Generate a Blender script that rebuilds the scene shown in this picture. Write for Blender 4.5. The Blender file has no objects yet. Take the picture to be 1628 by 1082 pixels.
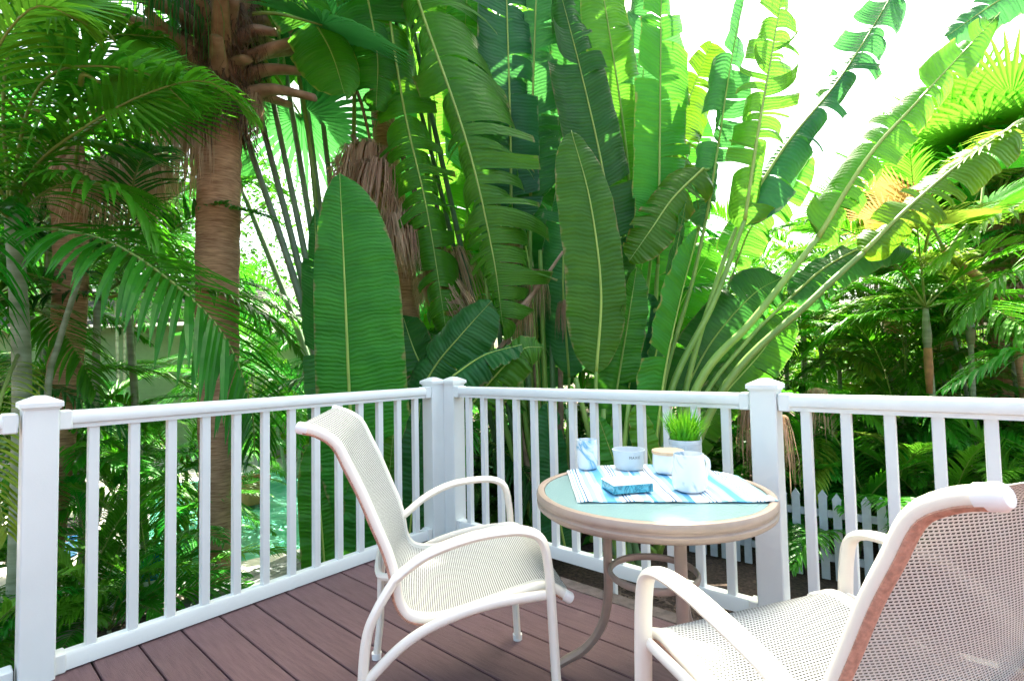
import bpy, math, random
import numpy as np
from mathutils import Vector, Matrix

sc = bpy.context.scene
col = sc.collection
R = math.radians

# ------------------------------------------------------------------ camera
cd = bpy.data.cameras.new('camera')
cam = bpy.data.objects.new('camera', cd); col.objects.link(cam)
cd.sensor_fit = 'HORIZONTAL'; cd.sensor_width = 36.0; cd.lens = 17.762
cd.clip_start = 0.02; cd.clip_end = 400
YAW, PITCH, ROLL = 0.0744, 0.0431, -0.0208
_F = Vector((math.sin(YAW)*math.cos(PITCH), math.cos(YAW)*math.cos(PITCH), math.sin(PITCH)))
_R0 = Vector((math.cos(YAW), -math.sin(YAW), 0)); _U0 = _R0.cross(_F)
_R = _R0*math.cos(ROLL) + _U0*math.sin(ROLL); _U = -_R0*math.sin(ROLL) + _U0*math.cos(ROLL)
m = Matrix((_R, _U, -_F)).transposed().to_4x4(); m.translation = (0.2032, -3.2814, 1.0735)
cam.matrix_world = m
sc.camera = cam

# ------------------------------------------------------------------ sky, sun, exposure
SUN_EL, SUN_AZ = R(60), R(14)          # azimuth measured from +Y towards +X
wd = bpy.data.worlds.new('World'); sc.world = wd; wd.use_nodes = True
nt = wd.node_tree; bg = nt.nodes['Background']
sky = nt.nodes.new('ShaderNodeTexSky'); sky.sky_type = 'NISHITA'; sky.sun_disc = False
sky.sun_elevation = SUN_EL; sky.sun_rotation = SUN_AZ
sky.air_density = .8; sky.dust_density = 6.0; sky.ozone_density = 0.0
nt.links.new(sky.outputs[0], bg.inputs[0]); bg.inputs[1].default_value = 0.15
sl = bpy.data.lights.new('sun', 'SUN'); sl.energy = 5.0; sl.angle = R(0.53); sl.color = (1.0, .95, .87)
so = bpy.data.objects.new('sun', sl); col.objects.link(so)
sd = Vector((math.sin(SUN_AZ)*math.cos(SUN_EL), math.cos(SUN_AZ)*math.cos(SUN_EL), math.sin(SUN_EL)))
so.rotation_euler = sd.to_track_quat('Z', 'Y').to_euler(); so.location = (3, 6, 14)
sc.view_settings.view_transform = 'Standard'; sc.view_settings.look = 'None'
sc.view_settings.gamma = 1.0; sc.view_settings.use_curve_mapping = False
sc.view_settings.exposure = 2.42
sc.view_settings.use_white_balance = True; sc.view_settings.white_balance_temperature = 6700; sc.view_settings.white_balance_tint = -2
sc.render.engine = 'CYCLES'
cy = sc.cycles
cy.use_denoising = True
cy.use_adaptive_sampling = True; cy.adaptive_threshold = .03
cy.max_bounces = 6; cy.diffuse_bounces = 3; cy.glossy_bounces = 4
cy.transmission_bounces = 4; cy.transparent_max_bounces = 8
cy.sample_clamp_indirect = 6.0
cy.caustics_reflective = False; cy.caustics_refractive = False

# ------------------------------------------------------------------ helpers
class MB:
    def __init__(s): s.v = []; s.f = []; s.uv = []; s.mi = []
    def add(s, verts, faces, uvs=None, mi=0):
        o = len(s.v); s.v += [tuple(p) for p in verts]
        for k, f in enumerate(faces):
            s.f.append(tuple(i+o for i in f)); s.mi.append(mi)
            s.uv.append([uvs[i] for i in f] if uvs is not None else [(0, 0)]*len(f))
    def box(s, c, size, ax=None, bevel=0, mi=0):
        """box centred at c, size along axes ax (3 vectors)"""
        ax = ax or (Vector((1,0,0)), Vector((0,1,0)), Vector((0,0,1)))
        c = Vector(c); hx, hy, hz = [q/2 for q in size]
        if bevel <= 0:
            vs = [c + ax[0]*x*hx + ax[1]*y*hy + ax[2]*z*hz for z in (-1,1) for y in (-1,1) for x in (-1,1)]
            fs = [(0,2,3,1),(4,5,7,6),(0,1,5,4),(2,6,7,3),(0,4,6,2),(1,3,7,5)]
            uv = [((x+1)*hx, (y+1)*hy) for z in (-1,1) for y in (-1,1) for x in (-1,1)]
            s.add(vs, fs, uv, mi); return
        b = bevel   # chamfer along the X axis edges and the ends
        prof = [(-hy+b,-hz),(hy-b,-hz),(hy,-hz+b),(hy,hz-b),(hy-b,hz),(-hy+b,hz),(-hy,hz-b),(-hy,-hz+b)]
        vs = []; uv = []
        for x, sh in ((-hx, b), (-hx+b, 0), (hx-b, 0), (hx, b)):
            for (y, z) in prof:
                yy = max(-hy+sh, min(hy-sh, y)); zz = max(-hz+sh, min(hz-sh, z))
                vs.append(c + ax[0]*x + ax[1]*yy + ax[2]*zz); uv.append((x+hx, y+hy))
        fs = []
        for r in range(3):
            for i in range(8):
                j = (i+1) % 8; fs.append((r*8+i, r*8+j, (r+1)*8+j, (r+1)*8+i))
        fs.append(tuple(range(7,-1,-1))); fs.append(tuple(range(24,32)))
        s.add(vs, fs, uv, mi)
    def prism(s, prof, p0, p1, side, up, mi=0):
        """sweep closed profile [(side,up)] from p0 to p1"""
        p0, p1 = Vector(p0), Vector(p1); n = len(prof); L = (p1-p0).length
        vs = [p + side*a + up*b for p in (p0, p1) for (a, b) in prof]
        uv = [(x, i/n) for x in (0, L) for i in range(n)]
        fs = [(i, (i+1) % n, n+(i+1) % n, n+i) for i in range(n)] + [tuple(range(n-1,-1,-1)), tuple(range(n, 2*n))]
        s.add(vs, fs, uv, mi)
    def tube(s, pts, rad, n=8, caps=True, mi=0, flat=1.0, hint=None):
        pts = [Vector(p) for p in pts]; k = len(pts)
        if not hasattr(rad, '__len__'): rad = [rad]*k
        T = [(pts[min(i+1,k-1)]-pts[max(i-1,0)]).normalized() for i in range(k)]
        N = hint.copy() if hint is not None else (Vector((0,0,1)) if abs(T[0].z) < .9 else Vector((1,0,0)))
        vs = []; uv = []; L = 0
        for i in range(k):
            N = (N - T[i]*N.dot(T[i])).normalized(); B = T[i].cross(N)
            if i: L += (pts[i]-pts[i-1]).length
            for j in range(n):
                a = 2*math.pi*j/n
                vs.append(pts[i] + (B*math.cos(a)*flat + N*math.sin(a))*rad[i]); uv.append((j/n, L))
        fs = [(i*n+j, i*n+(j+1) % n, (i+1)*n+(j+1) % n, (i+1)*n+j) for i in range(k-1) for j in range(n)]
        if caps: fs += [tuple(range(n-1,-1,-1)), tuple(range((k-1)*n, k*n))]
        s.add(vs, fs, uv, mi)
    def lathe(s, prof, c=(0,0,0), n=32, mi=0, close=False):
        c = Vector(c); vs = []; uv = []
        for k, (r, z) in enumerate(prof):
            for j in range(n):
                a = 2*math.pi*j/n
                vs.append(c + Vector((r*math.cos(a), r*math.sin(a), z))); uv.append((j/n, k/len(prof)))
        m = len(prof)
        fs = [(i*n+j, i*n+(j+1) % n, (i+1)*n+(j+1) % n, (i+1)*n+j) for i in range(m-1) for j in range(n)]
        if prof[0][0] > 1e-5: fs.append(tuple(range(n-1,-1,-1)))
        if prof[-1][0] > 1e-5: fs.append(tuple(range((m-1)*n, m*n)))
        s.add(vs, fs, uv, mi)
    def mesh(s, name, mats, off=(0,0,0), smooth=False, sharp=None):
        me = bpy.data.meshes.new(name)
        ox, oy, oz = off
        me.from_pydata([(a-ox, b-oy, c-oz) for a, b, c in s.v], [], s.f)
        ul = me.uv_layers.new(name='UVMap')
        flat = [c for f in s.uv for u in f for c in u]
        ul.data.foreach_set('uv', flat)
        for mt in (mats if isinstance(mats, (list, tuple)) else [mats]): me.materials.append(mt)
        if any(s.mi): me.polygons.foreach_set('material_index', s.mi)
        if smooth: me.polygons.foreach_set('use_smooth', [True]*len(me.polygons))
        me.update()
        if smooth and sharp: me.set_sharp_from_angle(angle=R(sharp))
        return me
    def build(s, name, mats, parent=None, smooth=False, sharp=None, off=None):
        if off is None:
            r = parent
            while r is not None and r.parent is not None: r = r.parent
            off = tuple(r.location) if r is not None else (0,0,0)
        o = bpy.data.objects.new(name, s.mesh(name, mats, off, smooth, sharp)); col.objects.link(o)
        if parent is not None: o.parent = parent
        return o

def tag(o, label=None, cat=None, group=None, kind=None):
    if label: o['label'] = label
    if cat: o['category'] = cat
    if group: o['group'] = group
    if kind: o['kind'] = kind
    return o
def thing(name, label, cat, loc=(0,0,0), rz=0, group=None):
    o = bpy.data.objects.new(name, None); col.objects.link(o); o.empty_display_size = .1
    o.location = loc; o.rotation_euler = (0,0,rz)
    return tag(o, label, cat, group)
KIDS = {}
def inst(src, parent, loc=(0,0,0), rot=(0,0,0), scale=1.0):
    """linked copy of a part (and its sub-parts) under parent"""
    c = src.copy(); col.objects.link(c); c.parent = parent; c.location = loc; c.rotation_euler = rot
    c.scale = (scale,)*3 if not hasattr(scale, '__len__') else scale
    if src.name not in KIDS: KIDS[src.name] = list(src.children)
    for ch in KIDS[src.name]:
        d = ch.copy(); col.objects.link(d); d.parent = c
    return c
def spl(pts, n):
    """Catmull-Rom through pts, n samples"""
    P_ = [Vector(p) for p in pts]
    if len(P_) == 2: return [P_[0].lerp(P_[1], i/(n-1)) for i in range(n)]
    Q = [P_[0]*2-P_[1]] + P_ + [P_[-1]*2-P_[-2]]; out = []; m_ = len(P_)-1
    for i in range(n):
        t = i/(n-1)*m_; k = min(int(t), m_-1); u = t-k
        a, b, c, d = Q[k:k+4]
        out.append(.5*((2*b) + (c-a)*u + (2*a-5*b+4*c-d)*u*u + (3*b-a-3*c+d)*u**3))
    return out

# ------------------------------------------------------------------ materials
MATS = {}
def mat(name, colr, rough=.5, metal=0, spec=.5, vary=0, nscale=20, bump=0, bscale=60, detail=4, stretch=None, coord='Object', col2=None, randv=0, coat=0):
    M = bpy.data.materials.new(name); M.use_nodes = True; t = M.node_tree; N = t.nodes; L = t.links
    b = N['Principled BSDF']; b.inputs['Base Color'].default_value = (*colr, 1)
    b.inputs['Roughness'].default_value = rough; b.inputs['Metallic'].default_value = metal
    b.inputs['Specular IOR Level'].default_value = spec
    if coat: b.inputs['Coat Weight'].default_value = coat; b.inputs['Coat Roughness'].default_value = .15
    tc = N.new('ShaderNodeTexCoord'); src = tc.outputs[coord]
    if stretch:
        mp = N.new('ShaderNodeMapping'); mp.inputs['Scale'].default_value = stretch
        L.new(src, mp.inputs[0]); src = mp.outputs[0]
    cur = None
    if vary or col2:
        nz = N.new('ShaderNodeTexNoise'); nz.inputs['Scale'].default_value = nscale; nz.inputs['Detail'].default_value = detail
        L.new(src, nz.inputs[0])
        rp = N.new('ShaderNodeValToRGB'); rp.color_ramp.elements[0].position = .3; rp.color_ramp.elements[1].position = .7
        c2 = col2 or tuple(min(1, c*(1+vary)) for c in colr)
        c1 = colr if col2 else tuple(c*(1-vary) for c in colr)
        rp.color_ramp.elements[0].color = (*c1, 1); rp.color_ramp.elements[1].color = (*c2, 1)
        L.new(nz.outputs[0], rp.inputs[0]); cur = rp.outputs[0]
    if randv:
        oi = N.new('ShaderNodeObjectInfo'); hs = N.new('ShaderNodeHueSaturation')
        mr = N.new('ShaderNodeMapRange'); mr.inputs[3].default_value = 1-randv; mr.inputs[4].default_value = 1+randv
        L.new(oi.outputs['Random'], mr.inputs[0]); L.new(mr.outputs[0], hs.inputs['Value'])
        if cur: L.new(cur, hs.inputs['Color'])
        else: hs.inputs['Color'].default_value = (*colr, 1)
        cur = hs.outputs[0]
    if cur: L.new(cur, b.inputs['Base Color'])
    if bump:
        n2 = N.new('ShaderNodeTexNoise'); n2.inputs['Scale'].default_value = bscale; n2.inputs['Detail'].default_value = 5
        L.new(src, n2.inputs[0]); bp = N.new('ShaderNodeBump'); bp.inputs['Strength'].default_value = bump; bp.inputs['Distance'].default_value = .01
        L.new(n2.outputs[0], bp.inputs['Height']); L.new(bp.outputs[0], b.inputs['Normal'])
    MATS[name] = M
    return M

def leaf_mat(name, c1, c2, trans, tcol, rough=.4, veins=0, randv=.25, huev=.03, sheen=.32, spots=None):
    """leaf: glossy front, translucent when lit from behind"""
    if c1[1] > c1[0]: c1, c2, tcol = [(q[0]*.85, min(.6, q[1]*1.18), q[2]*.85) for q in (c1, c2, tcol)]
    M = bpy.data.materials.new(name); M.use_nodes = True; t = M.node_tree; N = t.nodes; L = t.links
    b = N['Principled BSDF']; out = N['Material Output']
    b.inputs['Roughness'].default_value = rough; b.inputs['Specular IOR Level'].default_value = sheen
    tc = N.new('ShaderNodeTexCoord'); nz = N.new('ShaderNodeTexNoise'); nz.inputs['Scale'].default_value = 5; nz.inputs['Detail'].default_value = 6
    L.new(tc.outputs['Object'], nz.inputs[0])
    rp = N.new('ShaderNodeValToRGB'); rp.color_ramp.elements[0].position = .32; rp.color_ramp.elements[1].position = .68
    rp.color_ramp.elements[0].color = (*c1, 1); rp.color_ramp.elements[1].color = (*c2, 1); L.new(nz.outputs[0], rp.inputs[0])
    oi = N.new('ShaderNodeObjectInfo'); hs = N.new('ShaderNodeHueSaturation')
    mr = N.new('ShaderNodeMapRange'); mr.inputs[3].default_value = 1-randv; mr.inputs[4].default_value = 1+randv
    m2 = N.new('ShaderNodeMath'); m2.operation = 'MULTIPLY'; m2.inputs[1].default_value = 7.13
    m3 = N.new('ShaderNodeMath'); m3.operation = 'FRACT'
    m4 = N.new('ShaderNodeMapRange'); m4.inputs[3].default_value = .5-huev; m4.inputs[4].default_value = .5+huev*.6
    L.new(oi.outputs['Random'], mr.inputs[0]); L.new(mr.outputs[0], hs.inputs['Value'])
    L.new(oi.outputs['Random'], m2.inputs[0]); L.new(m2.outputs[0], m3.inputs[0]); L.new(m3.outputs[0], m4.inputs[0]); L.new(m4.outputs[0], hs.inputs['Hue'])
    L.new(rp.outputs[0], hs.inputs['Color']); cur = hs.outputs[0]
    tr = N.new('ShaderNodeBsdfTranslucent')
    if veins:
        uv = N.new('ShaderNodeSeparateXYZ'); L.new(tc.outputs['UV'], uv.inputs[0])
        w = N.new('ShaderNodeMath'); w.operation = 'MULTIPLY'; w.inputs[1].default_value = veins*2*math.pi
        na = N.new('ShaderNodeTexNoise'); na.inputs['Scale'].default_value = 9; L.new(tc.outputs['Object'], na.inputs[0])
        pa_ = N.new('ShaderNodeMath'); pa_.operation = 'MULTIPLY_ADD'; pa_.inputs[1].default_value = 1.6; L.new(na.outputs[0], pa_.inputs[0]); L.new(uv.outputs[1], pa_.inputs[2]); L.new(pa_.outputs[0], w.inputs[0])
        sn = N.new('ShaderNodeMath'); sn.operation = 'SINE'; L.new(w.outputs[0], sn.inputs[0])
        w2 = N.new('ShaderNodeMath'); w2.operation = 'MULTIPLY'; w2.inputs[1].default_value = .31; L.new(w.outputs[0], w2.inputs[0])
        s2 = N.new('ShaderNodeMath'); s2.operation = 'SINE'; L.new(w2.outputs[0], s2.inputs[0])
        ad = N.new('ShaderNodeMath'); ad.operation = 'ADD'; L.new(sn.outputs[0], ad.inputs[0]); L.new(s2.outputs[0], ad.inputs[1])
        bp = N.new('ShaderNodeBump'); bp.inputs['Strength'].default_value = .30; bp.inputs['Distance'].default_value = .006
        L.new(ad.outputs[0], bp.inputs['Height']); L.new(bp.outputs[0], b.inputs['Normal']); L.new(bp.outputs[0], tr.inputs['Normal'])
        k = N.new('ShaderNodeMapRange'); k.inputs[1].default_value = -2; k.inputs[2].default_value = 2; k.inputs[3].default_value = .92; k.inputs[4].default_value = 1.08
        L.new(ad.outputs[0], k.inputs[0])
        h2 = N.new('ShaderNodeHueSaturation'); L.new(k.outputs[0], h2.inputs['Value']); L.new(cur, h2.inputs['Color']); cur = h2.outputs[0]
    if spots:
        # dry brown margin: UV.x runs 0 (midrib) to 1 (edge)
        uv2 = N.new('ShaderNodeSeparateXYZ'); L.new(tc.outputs['UV'], uv2.inputs[0])
        n3 = N.new('ShaderNodeTexNoise'); n3.inputs['Scale'].default_value = 14; L.new(tc.outputs['Object'], n3.inputs[0])
        a3 = N.new('ShaderNodeMath'); a3.operation = 'MULTIPLY_ADD'; a3.inputs[1].default_value = .35; L.new(n3.outputs[0], a3.inputs[0]); L.new(uv2.outputs[0], a3.inputs[2])
        r3 = N.new('ShaderNodeMapRange'); r3.inputs[1].default_value = 1.12; r3.inputs[2].default_value = 1.2; L.new(a3.outputs[0], r3.inputs[0])
        mx = N.new('ShaderNodeMix'); mx.data_type = 'RGBA'; L.new(r3.outputs[0], mx.inputs['Factor']); L.new(cur, mx.inputs['A']); mx.inputs['B'].default_value = (*spots, 1); cur = mx.outputs['Result']
    L.new(cur, b.inputs['Base Color'])
    mt = N.new('ShaderNodeMix'); mt.data_type = 'RGBA'; mt.inputs['Factor'].default_value = .55
    L.new(cur, mt.inputs['A']); mt.inputs['B'].default_value = (*tcol, 1); L.new(mt.outputs['Result'], tr.inputs['Color'])
    ms = N.new('ShaderNodeMixShader'); ms.inputs[0].default_value = trans
    L.new(b.outputs[0], ms.inputs[1]); L.new(tr.outputs[0], ms.inputs[2]); L.new(ms.outputs[0], out.inputs['Surface'])
    MATS[name] = M
    return M

M_WHITE = mat('white_vinyl', (.80,.825,.785), .42, vary=.035, nscale=4, detail=8, bump=.03, bscale=180)
M_FRAME = mat('cream_powder_coat', (.84,.78,.68), .4, vary=.02, nscale=6, bump=.05, bscale=400)
M_CAPW = mat('white_plastic', (.84,.84,.82), .4)
M_PLANK = mat('composite_plank', (.108,.057,.062), .62, col2=(.152,.085,.090), nscale=9, bump=.25, bscale=35, stretch=(1,14,14), randv=.12)
M_EDGE = mat('weathered_edge', (.13,.10,.088), .8, vary=.3, nscale=25, bump=.3)
M_BRONZE = mat('bronze_metal', (.40,.31,.255), .42, metal=.25, vary=.06, nscale=30, bump=.04, bscale=200)
M_MULCH = mat('mulch', (.035,.021,.014), .95, col2=(.13,.082,.058), nscale=38, detail=8, bump=1.0, bscale=45)
M_PAVE = mat('pale_paving', (.66,.57,.51), .8, col2=(.78,.69,.63), nscale=2.5, bump=.15, bscale=40)
M_COPING = mat('pool_coping', (.70,.68,.64), .7, vary=.06, nscale=8, bump=.1)
M_GREYWOOD = mat('grey_boards', (.22,.24,.24), .75, vary=.15, nscale=10, stretch=(1,12,12), bump=.2)
M_GWALL = mat('green_siding', (.27,.42,.16), .7, vary=.08, nscale=5, bump=.05)
M_PICKET = mat('picket_paint', (.44,.50,.52), .6, vary=.1, nscale=12, bump=.15, bscale=60)
M_TRUNK = mat('palm_bark', (.28,.145,.070), .9, col2=(.64,.39,.22), nscale=7, detail=9, stretch=(1.4,1.4,11), bump=.9, bscale=16)
M_BOOT = mat('dead_petiole', (.22,.13,.085), .8, col2=(.46,.31,.215), nscale=9, detail=6, bump=.4, bscale=30)
M_FIBRE = mat('palm_fibre', (.075,.042,.025), .95, col2=(.17,.105,.07), nscale=18, bump=.5)
M_STEMG = mat('areca_stem', (.15,.20,.09), .55, col2=(.36,.40,.26), nscale=3, detail=5, stretch=(1,1,7), bump=.2)
M_STEMO = mat('dry_sheath', (.42,.20,.085), .7, vary=.3, nscale=14)
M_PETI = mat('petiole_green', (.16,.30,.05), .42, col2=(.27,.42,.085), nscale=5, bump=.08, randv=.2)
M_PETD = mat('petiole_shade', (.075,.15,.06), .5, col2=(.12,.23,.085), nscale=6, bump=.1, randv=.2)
M_PETG = mat('petiole_grey', (.17,.25,.15), .5, col2=(.27,.36,.23), nscale=6, bump=.1, randv=.15)
M_RIB = mat('midrib', (.33,.46,.09), .42, vary=.12, nscale=6, randv=.15)
M_RACH = mat('rachis', (.21,.29,.055), .5, vary=.2, nscale=9, randv=.25)
M_SOIL = mat('soil', (.03,.02,.015), .95, bump=.5)
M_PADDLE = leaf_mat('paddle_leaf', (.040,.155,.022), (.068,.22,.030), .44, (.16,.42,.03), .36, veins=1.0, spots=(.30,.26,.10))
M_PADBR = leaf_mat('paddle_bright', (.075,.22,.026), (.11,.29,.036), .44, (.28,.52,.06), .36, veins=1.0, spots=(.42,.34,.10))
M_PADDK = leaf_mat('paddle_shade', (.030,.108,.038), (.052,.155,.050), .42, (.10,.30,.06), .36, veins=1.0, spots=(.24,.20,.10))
M_PADTEAL = leaf_mat('paddle_teal', (.040,.125,.062), (.068,.175,.085), .46, (.15,.38,.10), .36, veins=1.0, spots=(.40,.38,.24))
M_PADOL = leaf_mat('paddle_olive', (.075,.17,.012), (.11,.22,.018), .42, (.28,.42,.03), .36, veins=1.0, spots=(.30,.17,.05))
M_FROND = leaf_mat('frond_green', (.034,.16,.014), (.065,.25,.022), .36, (.16,.46,.02), .36, huev=.035)
M_FRONDB = leaf_mat('frond_bright', (.07,.22,.016), (.11,.30,.024), .40, (.26,.50,.05), .38, huev=.03)
M_FRONDY = leaf_mat('frond_yellow', (.15,.23,.025), (.24,.32,.04), .38, (.42,.46,.07), .4, huev=.04)
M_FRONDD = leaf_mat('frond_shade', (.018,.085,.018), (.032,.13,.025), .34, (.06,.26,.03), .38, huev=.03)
M_FANT = leaf_mat('fan_teal', (.04,.16,.075), (.07,.23,.11), .36, (.15,.42,.11), .38)
M_DEAD = leaf_mat('dead_frond', (.42,.265,.16), (.64,.45,.30), .3, (.66,.45,.28), .7, huev=.01, sheen=.2)
M_DEADO = leaf_mat('dead_orange', (.50,.26,.09), (.62,.38,.14), .35, (.7,.42,.14), .6, huev=.015, sheen=.2)
M_HEDGE = leaf_mat('hedge_leaf', (.025,.10,.012), (.06,.20,.02), .34, (.2,.46,.03), .4)
M_HEDGEL = leaf_mat('hedge_lime', (.09,.24,.015), (.15,.34,.025), .42, (.36,.62,.04), .4)
# ------------------------------------------------------------------ the setting: ground, patio, pool, deck
A = Vector((-.70711, -.70711, 0)); B = Vector((.70711, -.70711, 0)); Z = Vector((0,0,1))
def AB(a, b, z=0): return A*a + B*b + Z*z
GZ = -.92

random.seed(3)
mb = MB(); n = 40
for i in range(n+1):
    for j in range(n+1):
        x = -60+120*i/n; y = -30+130*j/n
        mb.v.append((x, y, GZ + (random.uniform(-.015, .015) if abs(x) < 8 and y < 12 else 0)))
mb.f = [(i*(n+1)+j, (i+1)*(n+1)+j, (i+1)*(n+1)+j+1, i*(n+1)+j+1) for i in range(n) for j in range(n)]
mb.uv = [[(0,0)]*4 for _ in mb.f]; mb.mi = [0]*len(mb.f)
tag(mb.build('ground', M_MULCH), kind='structure')

# wood-chip mulch lying beside the deck on the right
mb = MB()
for k in range(3200):
    p = AB(random.uniform(-2.2, .06), random.uniform(.2, 4.2), GZ+random.uniform(.012, .05))
    a = random.uniform(0, 6.28); t = random.uniform(-.5, .5); d = Vector((math.cos(a), math.sin(a), t)).normalized()
    e = d.cross(Z).normalized(); l = random.uniform(.02, .055); w = random.uniform(.005, .014)
    u = e.cross(d)*.006
    mb.add([p-d*l-e*w, p+d*l-e*w*.6, p+d*l+e*w*.6, p-d*l+e*w, p+u*1.0], [(0,1,4),(1,2,4),(2,3,4),(3,0,4)])
tag(mb.build('wood_chips', mat('chip', (.10,.062,.042), .95, col2=(.27,.18,.13), nscale=5)), 'brown wood chip mulch covering the ground beside the deck', 'mulch', kind='stuff')

# patio paving with scored joints, to the left of the deck
mb = MB()
pts = [Vector((-3.663,0.144,-0.900)), Vector((-1.573,1.880,-0.900)), Vector((-1.862,5.383,-0.900)), Vector((-5.512,10.943,-0.900)), Vector((-25.321,15.125,-0.900))]
mb.add([p+Z*.0 for p in pts]+[p-Z*.03 for p in pts], [(0,1,2,3,4),(0,5,6,1),(1,6,7,2),(2,7,8,3),(3,8,9,4),(4,9,5,0)])
patio = tag(mb.build('patio', mat('patio_joint', (.30,.25,.21), .9, bump=.2)), kind='structure')
c0 = Vector((-3.014,2.139,-0.900)); ux = Vector((.94,.34,0)); uy = Vector((-.34,.94,0)); pm = None
def inside(p):
    s = 0
    for i in range(5):
        a, b = pts[i], pts[(i+1) % 5]
        c = (b-a).cross(p-a).z
        if c < .25*(b-a).length: return False
    return True
tile = MB(); tile.box((0,0,0), (.60,.60,.03), bevel=.008); tm = tile.mesh('paving_slab', M_PAVE)
for i in range(-8, 9):
    for j in range(-6, 14):
        p = c0 + ux*i*.615 + uy*j*.615
        if not inside(p): continue
        o = bpy.data.objects.new('paving_slab', tm); col.objects.link(o); o.parent = patio
        o.location = (p.x, p.y, -.892+random.uniform(-.002,.002)); o.rotation_euler = (0, 0, math.atan2(ux.y, ux.x))

# pool
q0 = Vector((-2.369,1.880,-0.860)); q1 = Vector((-1.198,2.580,-0.860)); q0.z = q1.z = 0
e1 = (q1-q0).normalized(); e2 = Vector((-e1.y, e1.x, 0)); qa = q0-e1*.5; LW, LD = 5.2, 4.6
WM = bpy.data.materials.new('pool_water'); WM.use_nodes = True; t = WM.node_tree; b_ = t.nodes['Principled BSDF']
b_.inputs['Base Color'].default_value = (.10,.50,.36,1); b_.inputs['Roughness'].default_value = .06
nz = t.nodes.new('ShaderNodeTexNoise'); nz.inputs['Scale'].default_value = 5; nz.inputs['Detail'].default_value = 3; nz.inputs['Distortion'].default_value = .6
tc = t.nodes.new('ShaderNodeTexCoord'); t.links.new(tc.outputs['Object'], nz.inputs[0])
rp = t.nodes.new('ShaderNodeValToRGB'); rp.color_ramp.elements[0].position = .35; rp.color_ramp.elements[1].position = .7
rp.color_ramp.elements[0].color = (.12,.48,.34,1); rp.color_ramp.elements[1].color = (.30,.70,.54,1)
t.links.new(nz.outputs[0], rp.inputs[0]); t.links.new(rp.outputs[0], b_.inputs['Base Color'])
bp = t.nodes.new('ShaderNodeBump'); bp.inputs['Strength'].default_value = .3; bp.inputs['Distance'].default_value = .03
t.links.new(nz.outputs[0], bp.inputs['Height']); t.links.new(bp.outputs[0], b_.inputs['Normal'])
mb = MB(); c = [qa, qa+e1*LW, qa+e1*LW+e2*LD, qa+e2*LD]
mb.add([Vector((p.x,p.y,-.875)) for p in c], [(0,1,2,3)])
tag(mb.build('pool_water', WM), kind='structure')
mb = MB()
def cop(a, b, wv):
    L = (b-a).length; d = (b-a).normalized(); k = max(1, int(L/.62))
    for i in range(k):
        p = a + d*(L*(i+.5)/k) + wv*.17
        mb.box((p.x, p.y, -.875), (L/k-.008, .34, .07), (d, d.cross(Z)*-1, Z), bevel=.012)
cop(c[0]-e1*.34, c[1]+e1*.34, -e2); cop(c[3]-e1*.34, c[2]+e1*.34, e2); cop(c[0], c[3], -e1); cop(c[1], c[2], e1)
tag(mb.build('pool_coping', M_COPING, smooth=False), kind='structure')

# grey timber step between pool and deck
t0 = thing('grey_step', 'weathered grey timber step on the ground beside the pool', 'step', Vector((-1.535,1.525,-0.900)))
g0 = Vector((-1.572,1.139,-0.860)); g1 = Vector((-1.233,1.737,-0.860)); gd = (g1-g0); gd.z = 0; gd.normalize(); gn = Vector((-gd.y, gd.x, 0))
for i in range(4):
    mb = MB(); p = g0 + gd*.55 + gn*(.145*i+.0); p.z = -.80; mb.box(p, (1.9,.135,.035), (gd, gn, Z), bevel=.006); mb.build('board', M_GREYWOOD, t0)
mb = MB(); p = g0 + gd*.55 + gn*.215; p.z = -.869; mb.box(p, (1.86,.54,.1), (gd, gn, Z)); mb.build('frame', M_GREYWOOD, t0)

# ------------------------------------------------------------------ deck
dk = tag(bpy.data.objects.new('deck', None), kind='structure'); col.objects.link(dk)
pl = MB(); pl.box((0,0,0), (6.6,.1385,.024), bevel=.003); plm = pl.mesh('plank', M_PLANK)
ang = math.atan2(B.y, B.x)
for i in range(32):
    a = .1655 + .1445*(i+.5)
    p = AB(a, 3.24, -.012+random.uniform(-.0008,.0008))
    o = bpy.data.objects.new('plank', plm); col.objects.link(o); o.parent = dk; o.location = p; o.rotation_euler = (0,0,ang)
mb = MB(); mb.box(AB(.120,3.24,-.0125), (6.6,.083,.024), (B, A, Z), bevel=.003); mb.build('border_board', M_EDGE, dk)
mb = MB(); mb.box(AB(.092,3.2,-.50), (6.5,.03,.94), (B, A, Z)); mb.build('fascia', M_EDGE, dk)
mb = MB(); mb.box(AB(2.45,-.035,-.50), (4.7,.03,.94), (A, -B, Z)); mb.build('fascia', M_EDGE, dk)
for i in range(10):
    mb = MB(); mb.box(AB(2.45,.1+.6*i,-.11), (4.6,.05,.16), (A, -B, Z)); mb.build('joist', M_EDGE, dk)

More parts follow.
